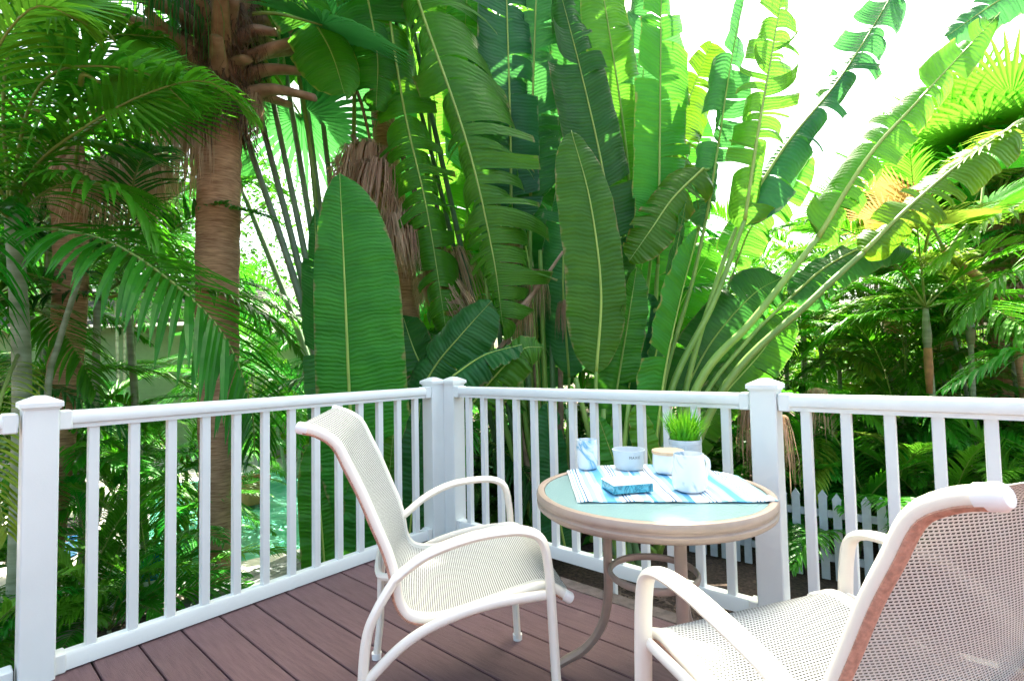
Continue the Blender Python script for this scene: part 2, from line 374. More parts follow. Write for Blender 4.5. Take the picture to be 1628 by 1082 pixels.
# ------------------------------------------------------------------ railings
BALS = .127
def rail_section(label, origin, d, s0, s1, balk, zb, legs):
    """origin + d*s ; s0..s1 clear span ; balk: baluster positions along d"""
    side = Z.cross(d)
    root = thing('railing', label, 'railing', origin + d*((s0+s1)/2), group='white deck railings')
    top = MB(); a, b = origin + d*s0, origin + d*s1
    prof = [(-.034,.885),(-.036,.892),(-.036,.914),(-.031,.924),(-.018,.930),(.018,.930),(.031,.924),(.036,.914),(.036,.892),(.034,.885),(.024,.881),(.024,.866),(-.024,.866),(-.024,.881)]
    top.prism(prof, a, b, side, Z); tr = top.build('top_rail', M_WHITE, root, smooth=True, sharp=28)
    for e, sg in ((s0, 1), (s1, -1)):
        br = MB(); br.box(origin + d*(e+sg*.021) + Z*.8985, (.040,.0745,.0685), (d, side, Z), bevel=.004); bk = br.build('bracket', M_WHITE, tr)
        br = MB(); br.box(origin + d*(e+sg*.017) + Z*(zb+.030), (.034,.062,.069), (d, side, Z), bevel=.004); br.build('bracket', M_WHITE, root)
    bt = MB(); prof = [(-.024,zb),(.024,zb),(.025,zb+.05),(.020,zb+.060),(-.020,zb+.060),(-.025,zb+.05)]
    bt.prism(prof, a, b, side, Z); bt.build('bottom_rail', M_WHITE, root, smooth=True, sharp=28)
    h = .869-(zb+.058)
    bm_ = MB(); bm_.box((0,0,0), (h,.0335,.0335), (Z, d, side), bevel=.003); me = bm_.mesh('baluster', M_WHITE)
    for s in balk:
        o = bpy.data.objects.new('baluster', me); col.objects.link(o); o.parent = root
        o.location = origin + d*s + Z*(zb+.058+h/2) - Vector(root.location)
        o.rotation_euler = (0,0,random.uniform(-.01,.01))
    for s, zz in legs:
        lg = MB(); p = origin + d*s; lg.box(p + Z*((zb+zz)/2), (zb-zz-.001,.032,.032), (Z, d, side), bevel=.003); lg.build('support_block', M_WHITE, root)
    return root
OL = Vector((0,0,0))
rail_section('white railing along the left of the deck, from corner to left post', OL, A, .132, 1.862, [.2325+BALS*k for k in range(13)], .006, [(1.0,-.011)])
rail_section('short end of white railing cut off at the left edge, beyond the left post', OL, A, 1.964, 3.7, [2.06+BALS*k for k in range(13)], .006, [])
rail_section('white railing behind the round table, from corner to right post', OL, B, .132, 1.858, [.2300+BALS*k for k in range(13)], .05, [(.55,GZ),(1.2,GZ),(.155,GZ)])
rail_section('white railing at the right behind the foreground chair, from right post outward', OL, B, 1.960, 3.9, [2.0485+BALS*k for k in range(14)], .05, [(2.9,GZ)])
def post(label, p, z0):
    r = thing('railing_post', label, 'post', Vector((p.x, p.y, z0)), group='white railing posts')
    s = MB(); s.box(Vector((p.x,p.y,(z0+.957)/2)), (.957-z0,.096,.096), (Z, A, B), bevel=.004); s.build('shaft', M_WHITE, r)
    c = MB(); w = .058; q = Vector((p.x,p.y,0))
    pr = []
    for hw, z in ((.0495,.950),(w,.950),(w,.966),(.054,.970),(.016,.989),(0.002,.9905)):
        pr.append([q + A*x*hw + B*y*hw + Z*z for x, y in ((-1,-1),(1,-1),(1,1),(-1,1))])
    vs = [v for ring in pr for v in ring]
    fs = [(k*4+i, k*4+(i+1) % 4, (k+1)*4+(i+1) % 4, (k+1)*4+i) for k in range(len(pr)-1) for i in range(4)] + [(20,21,22,23)]
    c.add(vs, fs); c.build('post_cap', M_WHITE, r)
    k = MB(); k.box(Vector((p.x,p.y,.9465)), (.007,.103,.103), (Z, A, B)); k.build('collar', M_WHITE, r)
post('left white railing post with pyramid cap, nearest the left edge', AB(1.907,0), -.011)
post('left one of the two white corner posts, behind the left chair', AB(.082,-.008), -.011)
post('right one of the two white corner posts, meeting the rail behind the table', AB(-.012,.082), GZ)
post('white railing post with pyramid cap right of the round table', AB(0,1.909), GZ)

# ------------------------------------------------------------------ picket fence down on the mulch
f0 = Vector((2.295,1.854,-0.900)); f1 = Vector((3.308,0.984,-0.900)); f0.z = f1.z = GZ
fd = (f1-f0).normalized(); fs_ = Z.cross(fd)
fe = f0 + fd*3.6
pf = thing('picket_fence', 'low pale picket fence standing on mulch behind the right railing', 'fence', f0)
for k in range(-20, 34):
    p = f0 + fd*(.105*k); h = .80 + random.uniform(-.012,.012); mb = MB(); w = .032; tk = .011
    prof = [(-w,.04),(w,.04),(w,h-.07),(w*1.15,h-.055),(0,h),(-w*1.15,h-.055),(-w,h-.07)]
    vs = [p + fd*x + fs_*s*tk + Z*z for s in (-1,1) for x, z in prof]
    mb.add(vs, [tuple(range(6,-1,-1)), tuple(range(7,14))] + [(i,(i+1) % 7,7+(i+1) % 7,7+i) for i in range(7)])
    mb.build('picket', M_PICKET, pf)
for z in (.22,.60):
    mb = MB(); mb.box(f0 + fd*.75 + fs_*.030 + Z*z, (5.8,.03,.06), (fd, fs_, Z)); mb.build('cross_rail', M_PICKET, pf)

# ------------------------------------------------------------------ pale green house beyond the patio
hw = Vector((-7.732,9.800,-0.900)); hd = Vector((.985,-.17,0)); hn = Vector((-.17,-.985,0))
hs = thing('green_house', 'pale green clapboard house wall behind the left palms', 'house', hw)
for k in range(17):
    mb = MB(); mb.box(hw + Z*(.09+.17*k) + hn*.012, (9,.022,.168), (hd, (hn + Z*-.06).normalized(), (Z + hn*.06).normalized())); mb.build('clapboard', M_GWALL, hs)
mb = MB(); mb.box(hw + Z*1.5 - hn*.16, (9,.3,3.1), (hd, hn, Z)); mb.build('wall', M_GWALL, hs)
mb = MB(); mb.prism([(-.7,0),(-.7,.10),(2.6,1.3),(2.6,1.2)], hw+Z*3.06-hd*4.8, hw+Z*3.06+hd*4.8, -hn, Z); mb.build('roof', mat('roof_shingle', (.16,.14,.13), .9, vary=.25, nscale=20, bump=.4), hs)

# ------------------------------------------------------------------ small things on the patio
def lathe_thing(name, label, cat, loc, parts):
    r = thing(name, label, cat, loc)
    for nm, prof, m_, n_ in parts:
        q = MB(); q.lathe(prof, (0,0,0), n_); o = bpy.data.objects.new(nm, q.mesh(nm, m_, smooth=True, sharp=35)); col.objects.link(o); o.parent = r
    return r
M_WICK = mat('dark_wicker', (.035,.032,.03), .7, col2=(.09,.08,.075), nscale=60, bump=.8, bscale=90)
M_BLUEG = mat('blue_glaze', (.03,.20,.45), .25)
M_TERRA = mat('terracotta', (.48,.20,.09), .7, vary=.1)
pw = Vector((-4.525,2.977,-0.885)); pw.z = -.876
tb = thing('wicker_tub_chair', 'dark round wicker tub chair on the patio behind the left post', 'chair', pw)
q = MB(); nb = 20; vs = []; fs = []
for i in range(nb+1):
    a = R(-120+240*i/nb) + 2.4
    for (r_, z) in ((.30,.10),(.34,.34),(.36,.34+.30*math.cos((i/nb-.5)*2.6)),(.33,.34+.30*math.cos((i/nb-.5)*2.6)),(.31,.34),(.27,.10)):
        vs.append((r_*math.cos(a), r_*math.sin(a), z))
fs = [(i*6+j, (i+1)*6+j, (i+1)*6+(j+1) % 6, i*6+(j+1) % 6) for i in range(nb) for j in range(6)] + [(5,4,3,2,1,0), tuple(nb*6+j for j in range(6))]
q.add(vs, fs); o = q.build('backrest', M_WICK, tb, smooth=True, sharp=40, off=(0,0,0))
q = MB(); q.lathe([(.28,.06),(.30,.10),(.30,.27),(.27,.30),(0,.30)], n=24); q.build('seat', M_WICK, tb, smooth=True, sharp=40, off=(0,0,0))
q = MB(); q.lathe([(.24,.302),(.27,.33),(.25,.37),(0,.385)], n=24); q.build('cushion', mat('cream_cloth', (.7,.66,.6), .9), tb, smooth=True, off=(0,0,0))
for a in range(4):
    q = MB(); q.tube([(.22*math.cos(a*1.57+.5), .22*math.sin(a*1.57+.5), 0), (.21*math.cos(a*1.57+.5), .21*math.sin(a*1.57+.5), .09)], .02); q.build('leg', M_WICK, tb, off=(0,0,0))
bp_ = Vector((-4.819,3.363,-0.885)); 
lathe_thing('blue_pot', 'small blue glazed pot standing by the wicker chair', 'pot', Vector((-4.138,2.492,-0.885))+Z*.012, [('pot', [(.07,0),(.10,.02),(.12,.14),(.125,.17),(.11,.17),(.10,.13),(0,.12)], M_BLUEG, 24), ('soil', [(.099,.135),(0,.14)], M_SOIL, 16)])
lathe_thing('blue_bucket', 'little blue bucket on the paving, seen through palm stems', 'bucket', Vector((-2.857,1.718,-0.885))+Z*.012, [('bucket', [(.08,0),(.085,.005),(.11,.20),(.118,.21),(.108,.21),(.08,.02),(0,.02)], M_BLUEG, 24)])
lathe_thing('terracotta_pot', 'orange terracotta pot beside the far end of the pool', 'pot', Vector((-2.991,4.200,-0.840)), [('pot', [(.14,0),(.18,.02),(.24,.30),(.26,.31),(.26,.36),(.22,.36),(.21,.30),(0,.28)], M_TERRA, 28), ('soil', [(.208,.305),(0,.31)], M_SOIL, 20)])
# ------------------------------------------------------------------ sling chairs
SL = bpy.data.materials.new('sling_mesh'); SL.use_nodes = True; t = SL.node_tree; N = t.nodes; L = t.links
b_ = N['Principled BSDF']; b_.inputs['Roughness'].default_value = .55; b_.inputs['Base Color'].default_value = (.57,.575,.545,1)
tc = N.new('ShaderNodeTexCoord'); sp = N.new('ShaderNodeSeparateXYZ'); L.new(tc.outputs['UV'], sp.inputs[0])
def mth(op, a, b=None, c=None):
    n_ = N.new('ShaderNodeMath'); n_.operation = op
    for i, q in enumerate((a, b, c)):
        if q is None: continue
        if isinstance(q, (int, float)): n_.inputs[i].default_value = q
        else: L.new(q, n_.inputs[i])
    return n_.outputs[0]
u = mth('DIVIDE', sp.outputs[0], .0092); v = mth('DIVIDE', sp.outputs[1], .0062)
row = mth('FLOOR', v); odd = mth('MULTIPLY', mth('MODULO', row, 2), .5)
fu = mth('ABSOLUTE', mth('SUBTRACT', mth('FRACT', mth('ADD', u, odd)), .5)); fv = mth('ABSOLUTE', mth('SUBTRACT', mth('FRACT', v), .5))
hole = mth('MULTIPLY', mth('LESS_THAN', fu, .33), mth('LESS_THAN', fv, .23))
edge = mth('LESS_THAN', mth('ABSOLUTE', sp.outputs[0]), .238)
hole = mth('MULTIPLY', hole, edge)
t1_ = N.new('ShaderNodeBsdfTransparent'); thread_shade = N.new('ShaderNodeBsdfDiffuse'); thread_shade.inputs[0].default_value = (.06,.05,.045,1); tn = N.new('ShaderNodeMixShader'); tn.inputs[0].default_value = .93; L.new(t1_.outputs[0], tn.inputs[1]); L.new(thread_shade.outputs[0], tn.inputs[2]); ms = N.new('ShaderNodeMixShader'); L.new(hole, ms.inputs[0])  # weave holes coloured mostly dark, the shade on the thread sides painted in
tl = N.new('ShaderNodeBsdfTranslucent'); tl.inputs[0].default_value = (.72,.66,.58,1); m0 = N.new('ShaderNodeMixShader'); m0.inputs[0].default_value = .04
hgt = mth('ADD', mth('MULTIPLY', fu, 1.0), fv); bp = N.new('ShaderNodeBump'); bp.inputs['Strength'].default_value = .5; bp.inputs['Distance'].default_value = .003
L.new(hgt, bp.inputs['Height']); L.new(bp.outputs[0], b_.inputs['Normal'])
L.new(b_.outputs[0], m0.inputs[1]); L.new(tl.outputs[0], m0.inputs[2])
L.new(m0.outputs[0], ms.inputs[1]); L.new(tn.outputs[0], ms.inputs[2]); L.new(ms.outputs[0], N['Material Output'].inputs['Surface'])

M_SPLINE = mat('rail_underside', (.50,.27,.19), .75, vary=.25, nscale=120, bump=.4, bscale=250)
SLING = [(-.673,.915),(-.630,.902),(-.585,.870),(-.552,.804),(-.520,.737),(-.487,.655),(-.456,.578),(-.438,.512),(-.428,.452),(-.404,.412),(-.362,.397),(-.310,.395),(-.218,.413),(-.096,.442),(-.026,.450),(.038,.412)]
ARM = [(-.436,.512),(-.351,.573),(-.253,.610),(-.152,.622),(-.083,.616),(-.045,.588),(-.030,.52),(-.024,.435),(-.014,.2),(-.006,.012)]
REAR = [(-.432,.519),(-.479,.45),(-.506,.385),(-.517,.284),(-.520,.15),(-.535,.012)]
BRACE = [(-.512,.270),(-.418,.352),(-.321,.400),(-.189,.432),(-.030,.442)]
def smooth_(x): return x*x*(3-2*x)
def chair(label, loc, rz):
    r = thing('sling_chair', label, 'chair', loc, rz, 'cream sling patio chairs')
    HW = .31; SW = .268
    def part(q, nm, m_, par=None, sm=True):
        return q.build(nm, m_, par or r, smooth=sm, sharp=40, off=(0,0,0))
    prof = spl([(s,0,z) for s,z in SLING], 64)
    for sg in (-1, 1):
        q = MB(); pp = [Vector((p.x, sg*SW, p.z)) for p in prof]
        q.tube(pp, .0140, 12, flat=.9, hint=Vector((0,0,1))); sr = part(q, 'side_rail', M_FRAME)
        # rough spline strip let into the back and underside of the rail
        q = MB(); off_ = []
        for j_ in range(len(pp)):
            T_ = (pp[min(j_+1,len(pp)-1)]-pp[max(j_-1,0)]).normalized(); n_ = Vector((T_.z,0,-T_.x))
            if abs(T_.z) < .5 and n_.z > 0: n_ = -n_
            if abs(T_.z) >= .5 and n_.x > 0: n_ = -n_
            off_.append(pp[j_] + n_*.0098)
        q.tube(off_[1:-1], .0062, 8, flat=1.95, hint=Vector((0,0,1))); part(q, 'spline_strip', M_SPLINE, sr)
        for e in (0, -1):
            q = MB(); d = (pp[e]-pp[1 if e == 0 else -2]).normalized(); c = pp[e]+d*.006
            q.tube([pp[e]-d*.02, pp[e]+d*.004, pp[e]+d*.010], [.0162,.0162,.012], 12, flat=.92); part(q, 'end_cap', M_CAPW, sr)
        q = MB(); ap = spl([(s, sg*HW, z) for s,z in ARM[:-2]], 40) + [Vector((ARM[-2][0], sg*HW, ARM[-2][1])), Vector((ARM[-1][0], sg*HW, ARM[-1][1]))]
        for i_ in range(12): ap[i_].y = sg*(SW+.010 + (HW-SW-.010)*smooth_(i_/12))
        q.tube(ap, [.0128]*len(ap), 12, flat=1.75, hint=Vector((0,0,1))); part(q, 'arm', M_FRAME)
        q = MB(); rp_ = spl([(s, sg*(HW-.012 if i else SW+.014), z) for i, (s,z) in enumerate(REAR)], 24)
        q.tube(rp_, .0132, 10, flat=1.25, hint=Vector((1,0,0))); part(q, 'rear_leg', M_FRAME)
        q = MB(); bpp = spl([(s, sg*(HW-.008), z) for s,z in BRACE], 24)
        q.tube(bpp, .0132, 10, flat=.8, hint=Vector((0,0,1))); part(q, 'brace', M_FRAME)
        for (s, z) in (ARM[-1], REAR[-1]):
            q = MB(); q.tube([(s, sg*(HW-(.012 if s < -.1 else 0)), 0.0), (s, sg*(HW-(.012 if s < -.1 else 0)), .022)], [.017,.0185], 10); part(q, 'foot', M_CAPW)
    for s, z, ds, dz in ((-.440,.512,-.055,-.02),(-.096,.440,0,-.055)):     # bowed stretchers clear of the sagging sling
        q = MB(); q.tube(spl([(s,-SW,z),(s+ds*.8,-SW*.72,z+dz*.8),(s+ds,0,z+dz),(s+ds*.8,SW*.72,z+dz*.8),(s,SW,z)], 18), .010, 8); part(q, 'cross_bar', M_FRAME)
    # sling: sagging fabric between the rails
    q = MB(); nu, nv = 24, len(prof)
    vs, uv = [], []; Ls = 0
    for j in range(nv):
        if j: Ls += (prof[j]-prof[j-1]).length
        T = (prof[min(j+1,nv-1)]-prof[max(j-1,0)]).normalized(); Nn = Vector((T.z,0,-T.x))   # points out of the sitting side downwards/back
        f = j/(nv-1); sag = .030*math.sin(math.pi*min(1,max(0,(f-.02)/.96)))**.5
        if Nn.z > 0 and abs(T.z) < .5: Nn = -Nn
        if Nn.x > 0 and abs(T.z) >= .5: Nn = -Nn
        for i in range(nu+1):
            y = -1+2*i/nu
            vs.append(prof[j] + Vector((0, y*(SW-.004), 0)) + Nn*(sag*(1-y*y)-.010)); uv.append((y*(SW-.004), Ls))
    fs = [(j*(nu+1)+i, j*(nu+1)+i+1, (j+1)*(nu+1)+i+1, (j+1)*(nu+1)+i) for j in range(nv-1) for i in range(nu)]
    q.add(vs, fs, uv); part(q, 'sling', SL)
    return r

# ------------------------------------------------------------------ round glass table
TC = Vector((.755,-1.690,0)); TZ = .66; TR = .357
GL = bpy.data.materials.new('frosted_glass'); GL.use_nodes = True; b_ = GL.node_tree.nodes['Principled BSDF']
b_.inputs['Base Color'].default_value = (.36,.55,.54,1); b_.inputs['Roughness'].default_value = .16; b_.inputs['Transmission Weight'].default_value = .35; b_.inputs['IOR'].default_value = 1.45
tN = GL.node_tree; vz = tN.nodes.new('ShaderNodeTexVoronoi'); vz.inputs['Scale'].default_value = 160; tcc = tN.nodes.new('ShaderNodeTexCoord'); tN.links.new(tcc.outputs['Object'], vz.inputs[0])
bb = tN.nodes.new('ShaderNodeBump'); bb.inputs['Strength'].default_value = .25; bb.inputs['Distance'].default_value = .002; tN.links.new(vz.outputs[0], bb.inputs['Height']); tN.links.new(bb.outputs[0], b_.inputs['Normal'])
tbl = thing('round_table', 'round glass topped bistro table with bronze rim by the railing', 'table', TC)
def tp(q, nm, m_, par=None, sh=40): return q.build(nm, m_, par or tbl, smooth=True, sharp=sh, off=(0,0,0))
q = MB(); q.lathe([(0,TZ-.008),(TR-.02,TZ-.008),(TR-.02,TZ-.0005),(0,TZ-.0005)], n=96); tp(q, 'glass_top', GL)
q = MB(); ring = [(TR-.024,TZ-.011),(TR-.024,TZ-.048),(TR-.006,TZ-.050),(TR+.004,TZ-.042),(TR+.006,TZ-.030),(TR+.001,TZ-.026),(TR+.001,TZ-.022),(TR+.006,TZ-.018),(TR+.007,TZ-.008),(TR+.002,TZ+.003),(TR-.010,TZ+.006),(TR-.018,TZ+.002),(TR-.0195,TZ-.0095),(TR-.024,TZ-.011)]
q.lathe(ring, n=96); q.f = [f for f in q.f if len(f) == 4]; q.uv = [[(0,0)]*4 for _ in q.f]; q.mi = [0]*len(q.f)
tp(q, 'rim', M_BRONZE, sh=50)
for k, a in enumerate((146, -78, 34)):
    a = R(a); d = Vector((math.cos(a), math.sin(a), 0)); q = MB()
    pr_ = [(.165,TZ-.05),(.150,TZ-.12),(.150,.40),(.152,.30),(.175,.20),(.235,.11),(.315,.045),(.352,.012)]
    q.tube(spl([d*r_+Z*z for r_, z in pr_], 30), .0145, 10, flat=1.35, hint=d); lg = tp(q, 'leg', M_BRONZE)
    q = MB(); q.lathe([(.018,0),(.019,.010),(.012,.016)], d*.352, 12); tp(q, 'foot', M_BRONZE, lg)
q = MB(); rp_ = [Vector((.135*math.cos(2*math.pi*i/40), .135*math.sin(2*math.pi*i/40), .40)) for i in range(41)]
q.tube(rp_, .012, 8, caps=False, flat=.6, hint=Z); 
tp(q, 'ring_brace', M_BRONZE)
q = MB(); q.lathe([(.19,TZ-.053),(.19,TZ-.045)], n=48)
q = MB(); q.box((0,0,TZ-.030), (.66,.03,.02), bevel=.003); tp(q, 'glass_support', M_BRONZE)
q = MB(); q.box((0,0,TZ-.0305), (.03,.66,.018), bevel=.003); tp(q, 'glass_support', M_BRONZE)

# ------------------------------------------------------------------ towel on the table
TW = bpy.data.materials.new('striped_cotton'); TW.use_nodes = True; t = TW.node_tree; b_ = t.nodes['Principled BSDF']; b_.inputs['Roughness'].default_value = .9
tc = t.nodes.new('ShaderNodeTexCoord'); sp = t.nodes.new('ShaderNodeSeparateXYZ'); t.links.new(tc.outputs['UV'], sp.inputs[0])
rp = t.nodes.new('ShaderNodeValToRGB'); rp.color_ramp.interpolation = 'CONSTANT'; cr = rp.color_ramp
WHT, LBL, MBL, DBL = (.80,.83,.84,1), (.30,.55,.72,1), (.10,.33,.55,1), (.02,.10,.22,1)
stops = [(0,WHT),(.02,DBL),(.03,WHT),(.05,MBL),(.062,WHT),(.075,DBL),(.087,WHT),(.12,LBL),(.17,WHT),(.20,LBL),(.235,MBL),(.31,LBL),(.35,WHT),(.385,DBL),(.395,WHT),(.41,DBL),(.42,WHT),(.44,MBL),(.45,WHT),(.52,LBL),(.58,WHT),(.60,MBL),(.63,LBL),(.69,WHT),(.74,DBL),(.75,WHT),(.765,DBL),(.775,WHT),(.82,LBL),(.87,MBL),(.92,WHT)]
cr.elements[0].position = 0; cr.elements[0].color = stops[0][1]; cr.elements[1].position = stops[1][0]; cr.elements[1].color = stops[1][1]
for p_, c_ in stops[2:]:
    e = cr.elements.new(p_); e.color = c_
mu = t.nodes.new('ShaderNodeMath'); mu.operation = 'MULTIPLY'; mu.inputs[1].default_value = 1.55; t.links.new(sp.outputs[0], mu.inputs[0])
fr = t.nodes.new('ShaderNodeMath'); fr.operation = 'FRACT'; t.links.new(mu.outputs[0], fr.inputs[0]); t.links.new(fr.outputs[0], rp.inputs[0]); t.links.new(rp.outputs[0], b_.inputs['Base Color'])
wv = t.nodes.new('ShaderNodeTexNoise'); wv.inputs['Scale'].default_value = 300; t.links.new(tc.outputs['Object'], wv.inputs[0])
bb = t.nodes.new('ShaderNodeBump'); bb.inputs['Strength'].default_value = .3; bb.inputs['Distance'].default_value = .001; t.links.new(wv.outputs[0], bb.inputs['Height']); t.links.new(bb.outputs[0], b_.inputs['Normal'])
ta, tb_, tc_, td = [Vector(p) for p in ((0.554,-1.256,0.665), (0.494,-1.810,0.665), (1.052,-1.895,0.665), (1.142,-1.284,0.665))]
q = MB(); nu, nv = 60, 30; vs, uv = [], []
for s_ in (0, 1):
    for j in range(nv+1):
        for i in range(nu+1):
            u_, v_ = i/nu, j/nv
            p = ta.lerp(td, u_).lerp(tb_.lerp(tc_, u_), v_)
            rr = ((p.x-TC.x)**2+(p.y-TC.y)**2)**.5
            z = TZ + .0045 + .0012*math.sin(u_*31+v_*5) + .0014*math.sin(v_*17+u_*9) + .0005
            z += .004*math.exp(-((u_-.78)/.05)**2) + .003*math.exp(-((u_+v_*.3-.35)/.04)**2)
            if rr > TR-.022: z = max(z, TZ+.0085)
            if rr > TR+.004: z -= (rr-TR-.004)*.55
            vs.append((p.x, p.y, z-.0022*s_)); uv.append((u_, v_))
K = (nu+1)*(nv+1)
for s_ in (0, 1):
    for j in range(nv):
        for i in range(nu):
            f = [j*(nu+1)+i, j*(nu+1)+i+1, (j+1)*(nu+1)+i+1, (j+1)*(nu+1)+i]
            q.f.append(tuple(k+K*s_ for k in (f if s_ else f[::-1])))
bd = [i for i in range(nu+1)] + [j*(nu+1)+nu for j in range(1,nv+1)] + [nv*(nu+1)+i for i in range(nu-1,-1,-1)] + [j*(nu+1) for j in range(nv-1,0,-1)]
for k in range(len(bd)): q.f.append((bd[k], bd[(k+1) % len(bd)], bd[(k+1) % len(bd)]+K, bd[k]+K))
q.v = vs; q.uv = [[uv[i] for i in f] for f in q.f]; q.mi = [0]*len(q.f)
tw = q.build('striped_towel', TW, None, smooth=True)
tag(tw, 'blue and white striped cotton towel spread over the round table', 'towel')
CZ = TZ + .0085     # cloth surface

# ------------------------------------------------------------------ crockery
def marble(name, base, vein, sc_=16, thr=.5):
    M = bpy.data.materials.new(name); M.use_nodes = True; t = M.node_tree; b = t.nodes['Principled BSDF']; b.inputs['Roughness'].default_value = .18
    tc = t.nodes.new('ShaderNodeTexCoord'); nz = t.nodes.new('ShaderNodeTexNoise'); nz.inputs['Scale'].default_value = sc_; nz.inputs['Detail'].default_value = 3; nz.inputs['Distortion'].default_value = 2.2
    t.links.new(tc.outputs['Object'], nz.inputs[0]); r = t.nodes.new('ShaderNodeValToRGB'); e = r.color_ramp.elements
    e[0].position = thr-.08; e[0].color = (*base, 1); e[1].position = thr+.14; e[1].color = (*base, 1)
    for p_, k in ((thr-.02,.5),(thr+.015,1),(thr+.06,.35)):
        x = e.new(p_); x.color = (*[base[i]*(1-k)+vein[i]*k for i in range(3)], 1)
    t.links.new(nz.outputs[0], r.inputs[0]); t.links.new(r.outputs[0], b.inputs['Base Color']); return M
M_CHINA = mat('white_china', (.80,.81,.82), .2, vary=.01)
M_MARB = marble('blue_marbled_china', (.80,.83,.85), (.16,.42,.62), 7, .50)
M_MARB2 = marble('faint_marbled_china', (.82,.83,.85), (.25,.42,.52), 7, .63)
M_STONE = mat('grey_stoneware', (.58,.62,.64), .45, vary=.03, nscale=40)
M_WOODL = mat('pale_bamboo', (.62,.40,.24), .5, col2=(.72,.52,.34), nscale=6, stretch=(1,14,1))
M_INK = mat('black_print', (.05,.05,.055), .6)
M_DRINK = mat('inner_glaze', (.55,.74,.78), .2)

def mug(label, loc, hr, m_, h=.105, r=.040, belly=1.18):
    o = thing('mug', label, 'mug', loc, hr, 'marbled mugs')
    q = MB(); rb = r*belly
    q.lathe([(0,.004),(r*.78,.002),(r*.84,0),(rb*.93,.008),(rb,.032),(rb*.99,.05),(r*1.05,h*.72),(r,h*.97),(r-.001,h),(r-.0035,h),(r-.004,h*.95),(r*1.0,h*.72),(rb*.93,.05),(rb*.93,.03),(r*.75,.010),(0,.009)], n=40)
    bd_ = q.build('cup', m_, o, smooth=True, sharp=60, off=(0,0,0))
    q = MB(); hp = [(r*1.0,0,h*.83),(r*1.35,0,h*.88),(r*1.85,0,h*.74),(r*1.9,0,h*.52),(r*1.6,0,h*.32),(rb*.98,0,h*.25)]
    q.tube(spl(hp, 24), .0055, 10, flat=1.5, hint=Z); q.build('handle', m_, o, smooth=True, off=(0,0,0))
    return o
def onplane(p): return Vector((p[0], p[1], CZ))
mug('white mug with blue marbling at the left of the table, behind the flat box', onplane((0.621,-1.379,0.668)), R(65), M_MARB, .108, .038, 1.05)
mug('big white rounded mug at the front of the table, handle to the right', onplane((0.858,-1.748,0.668)), R(25), M_MARB2, .112, .0455, 1.16)

bw = thing('stoneware_bowl', 'pale grey bowl with small black lettering on its side', 'bowl', onplane((0.773,-1.406,0.668)))
q = MB(); q.lathe([(x*1.1,z) for x,z in [(0,.003),(.044,0),(.0465,.003),(.049,.02),(.0525,.055),(.0555,.068),(.0555,.071),(.052,.071),(.0495,.055),(.045,.02),(.042,.008),(0,.007)]], n=48)
q.build('bowl', M_STONE, bw, smooth=True, sharp=50, off=(0,0,0))
def wrap_text(s, size, parent, rfun, z0, ang0, m_, nm='lettering', sp_=1.15):
    cu = bpy.data.curves.new(nm, 'FONT'); cu.body = s; cu.size = size; cu.align_x = 'CENTER'; cu.space_character = sp_; cu.resolution_u = 3
    o = bpy.data.objects.new(nm, cu); col.objects.link(o); bpy.context.view_layer.update()
    me = bpy.data.meshes.new_from_object(o.evaluated_get(bpy.context.evaluated_depsgraph_get())); bpy.data.objects.remove(o)
    for v in me.vertices:
        x, y = v.co.x, v.co.y; z = z0+y; rr = rfun(z)+.0004; a = ang0 + x/rr
        v.co = (rr*math.cos(a), rr*math.sin(a), z)
    me.materials.clear(); me.materials.append(m_); me.name = nm
    o = bpy.data.objects.new(nm, me); col.objects.link(o); o.parent = parent; return o
def face_cam(p, off=0): return math.atan2(-3.2814-p.y, .2032-p.x) + off
wrap_text('MAXIE', .0135, bw, lambda z: 1.1*(.0525+(z-.055)*(.231 if z > .055 else .1))+.0003, .044, face_cam(bw.location, R(22)), M_INK)

jr = thing('lidded_jar', 'white ceramic jar with a pale wooden lid behind the front mug', 'jar', onplane((0.887,-1.502,0.668)))
q = MB(); q.lathe([(x*1.12,z) for x,z in [(0,0),(.034,0),(.042,.006),(.047,.02),(.0485,.035),(.0475,.066),(.0465,.068),(0,.068)]], n=44); q.build('jar', M_CHINA, jr, smooth=True, sharp=50, off=(0,0,0))
q = MB(); q.lathe([(x*1.12,z) for x,z in [(.0495,.0685),(.0502,.071),(.0502,.078),(.049,.080),(0,.080)]], n=44); q.build('lid', M_WOODL, jr, smooth=True, sharp=40, off=(0,0,0))

bx_ = onplane((0.687,-1.681,0.668)); bk = thing('marbled_box', 'flat white topped box with teal marbled sides lying on the towel', 'box', bx_)
M_TEAL = marble('teal_marble', (.10,.42,.52), (.01,.13,.20), 30, .5)
k0, k1, k2 = Vector((0.614,-1.768,0.675)), Vector((0.742,-1.751,0.675)), Vector((0.633,-1.551,0.675))
ex = (k1-k0); ex.z = 0; w_ = ex.length; ex.normalize(); ey = Z.cross(ex); d_ = .10
cen = (k0+k1)/2 + ey*d_/2; bk.location = (cen.x, cen.y, CZ)
q = MB(); q.box((0,0,.013), (w_,d_,.024), (ex, ey, Z), bevel=.0012); q.build('side', M_TEAL, bk, off=(0,0,0))
q = MB(); q.box((0,0,.0270), (w_+.001,d_+.001,.0035), (ex, ey, Z), bevel=.001); q.build('lid', M_CHINA, bk, off=(0,0,0))

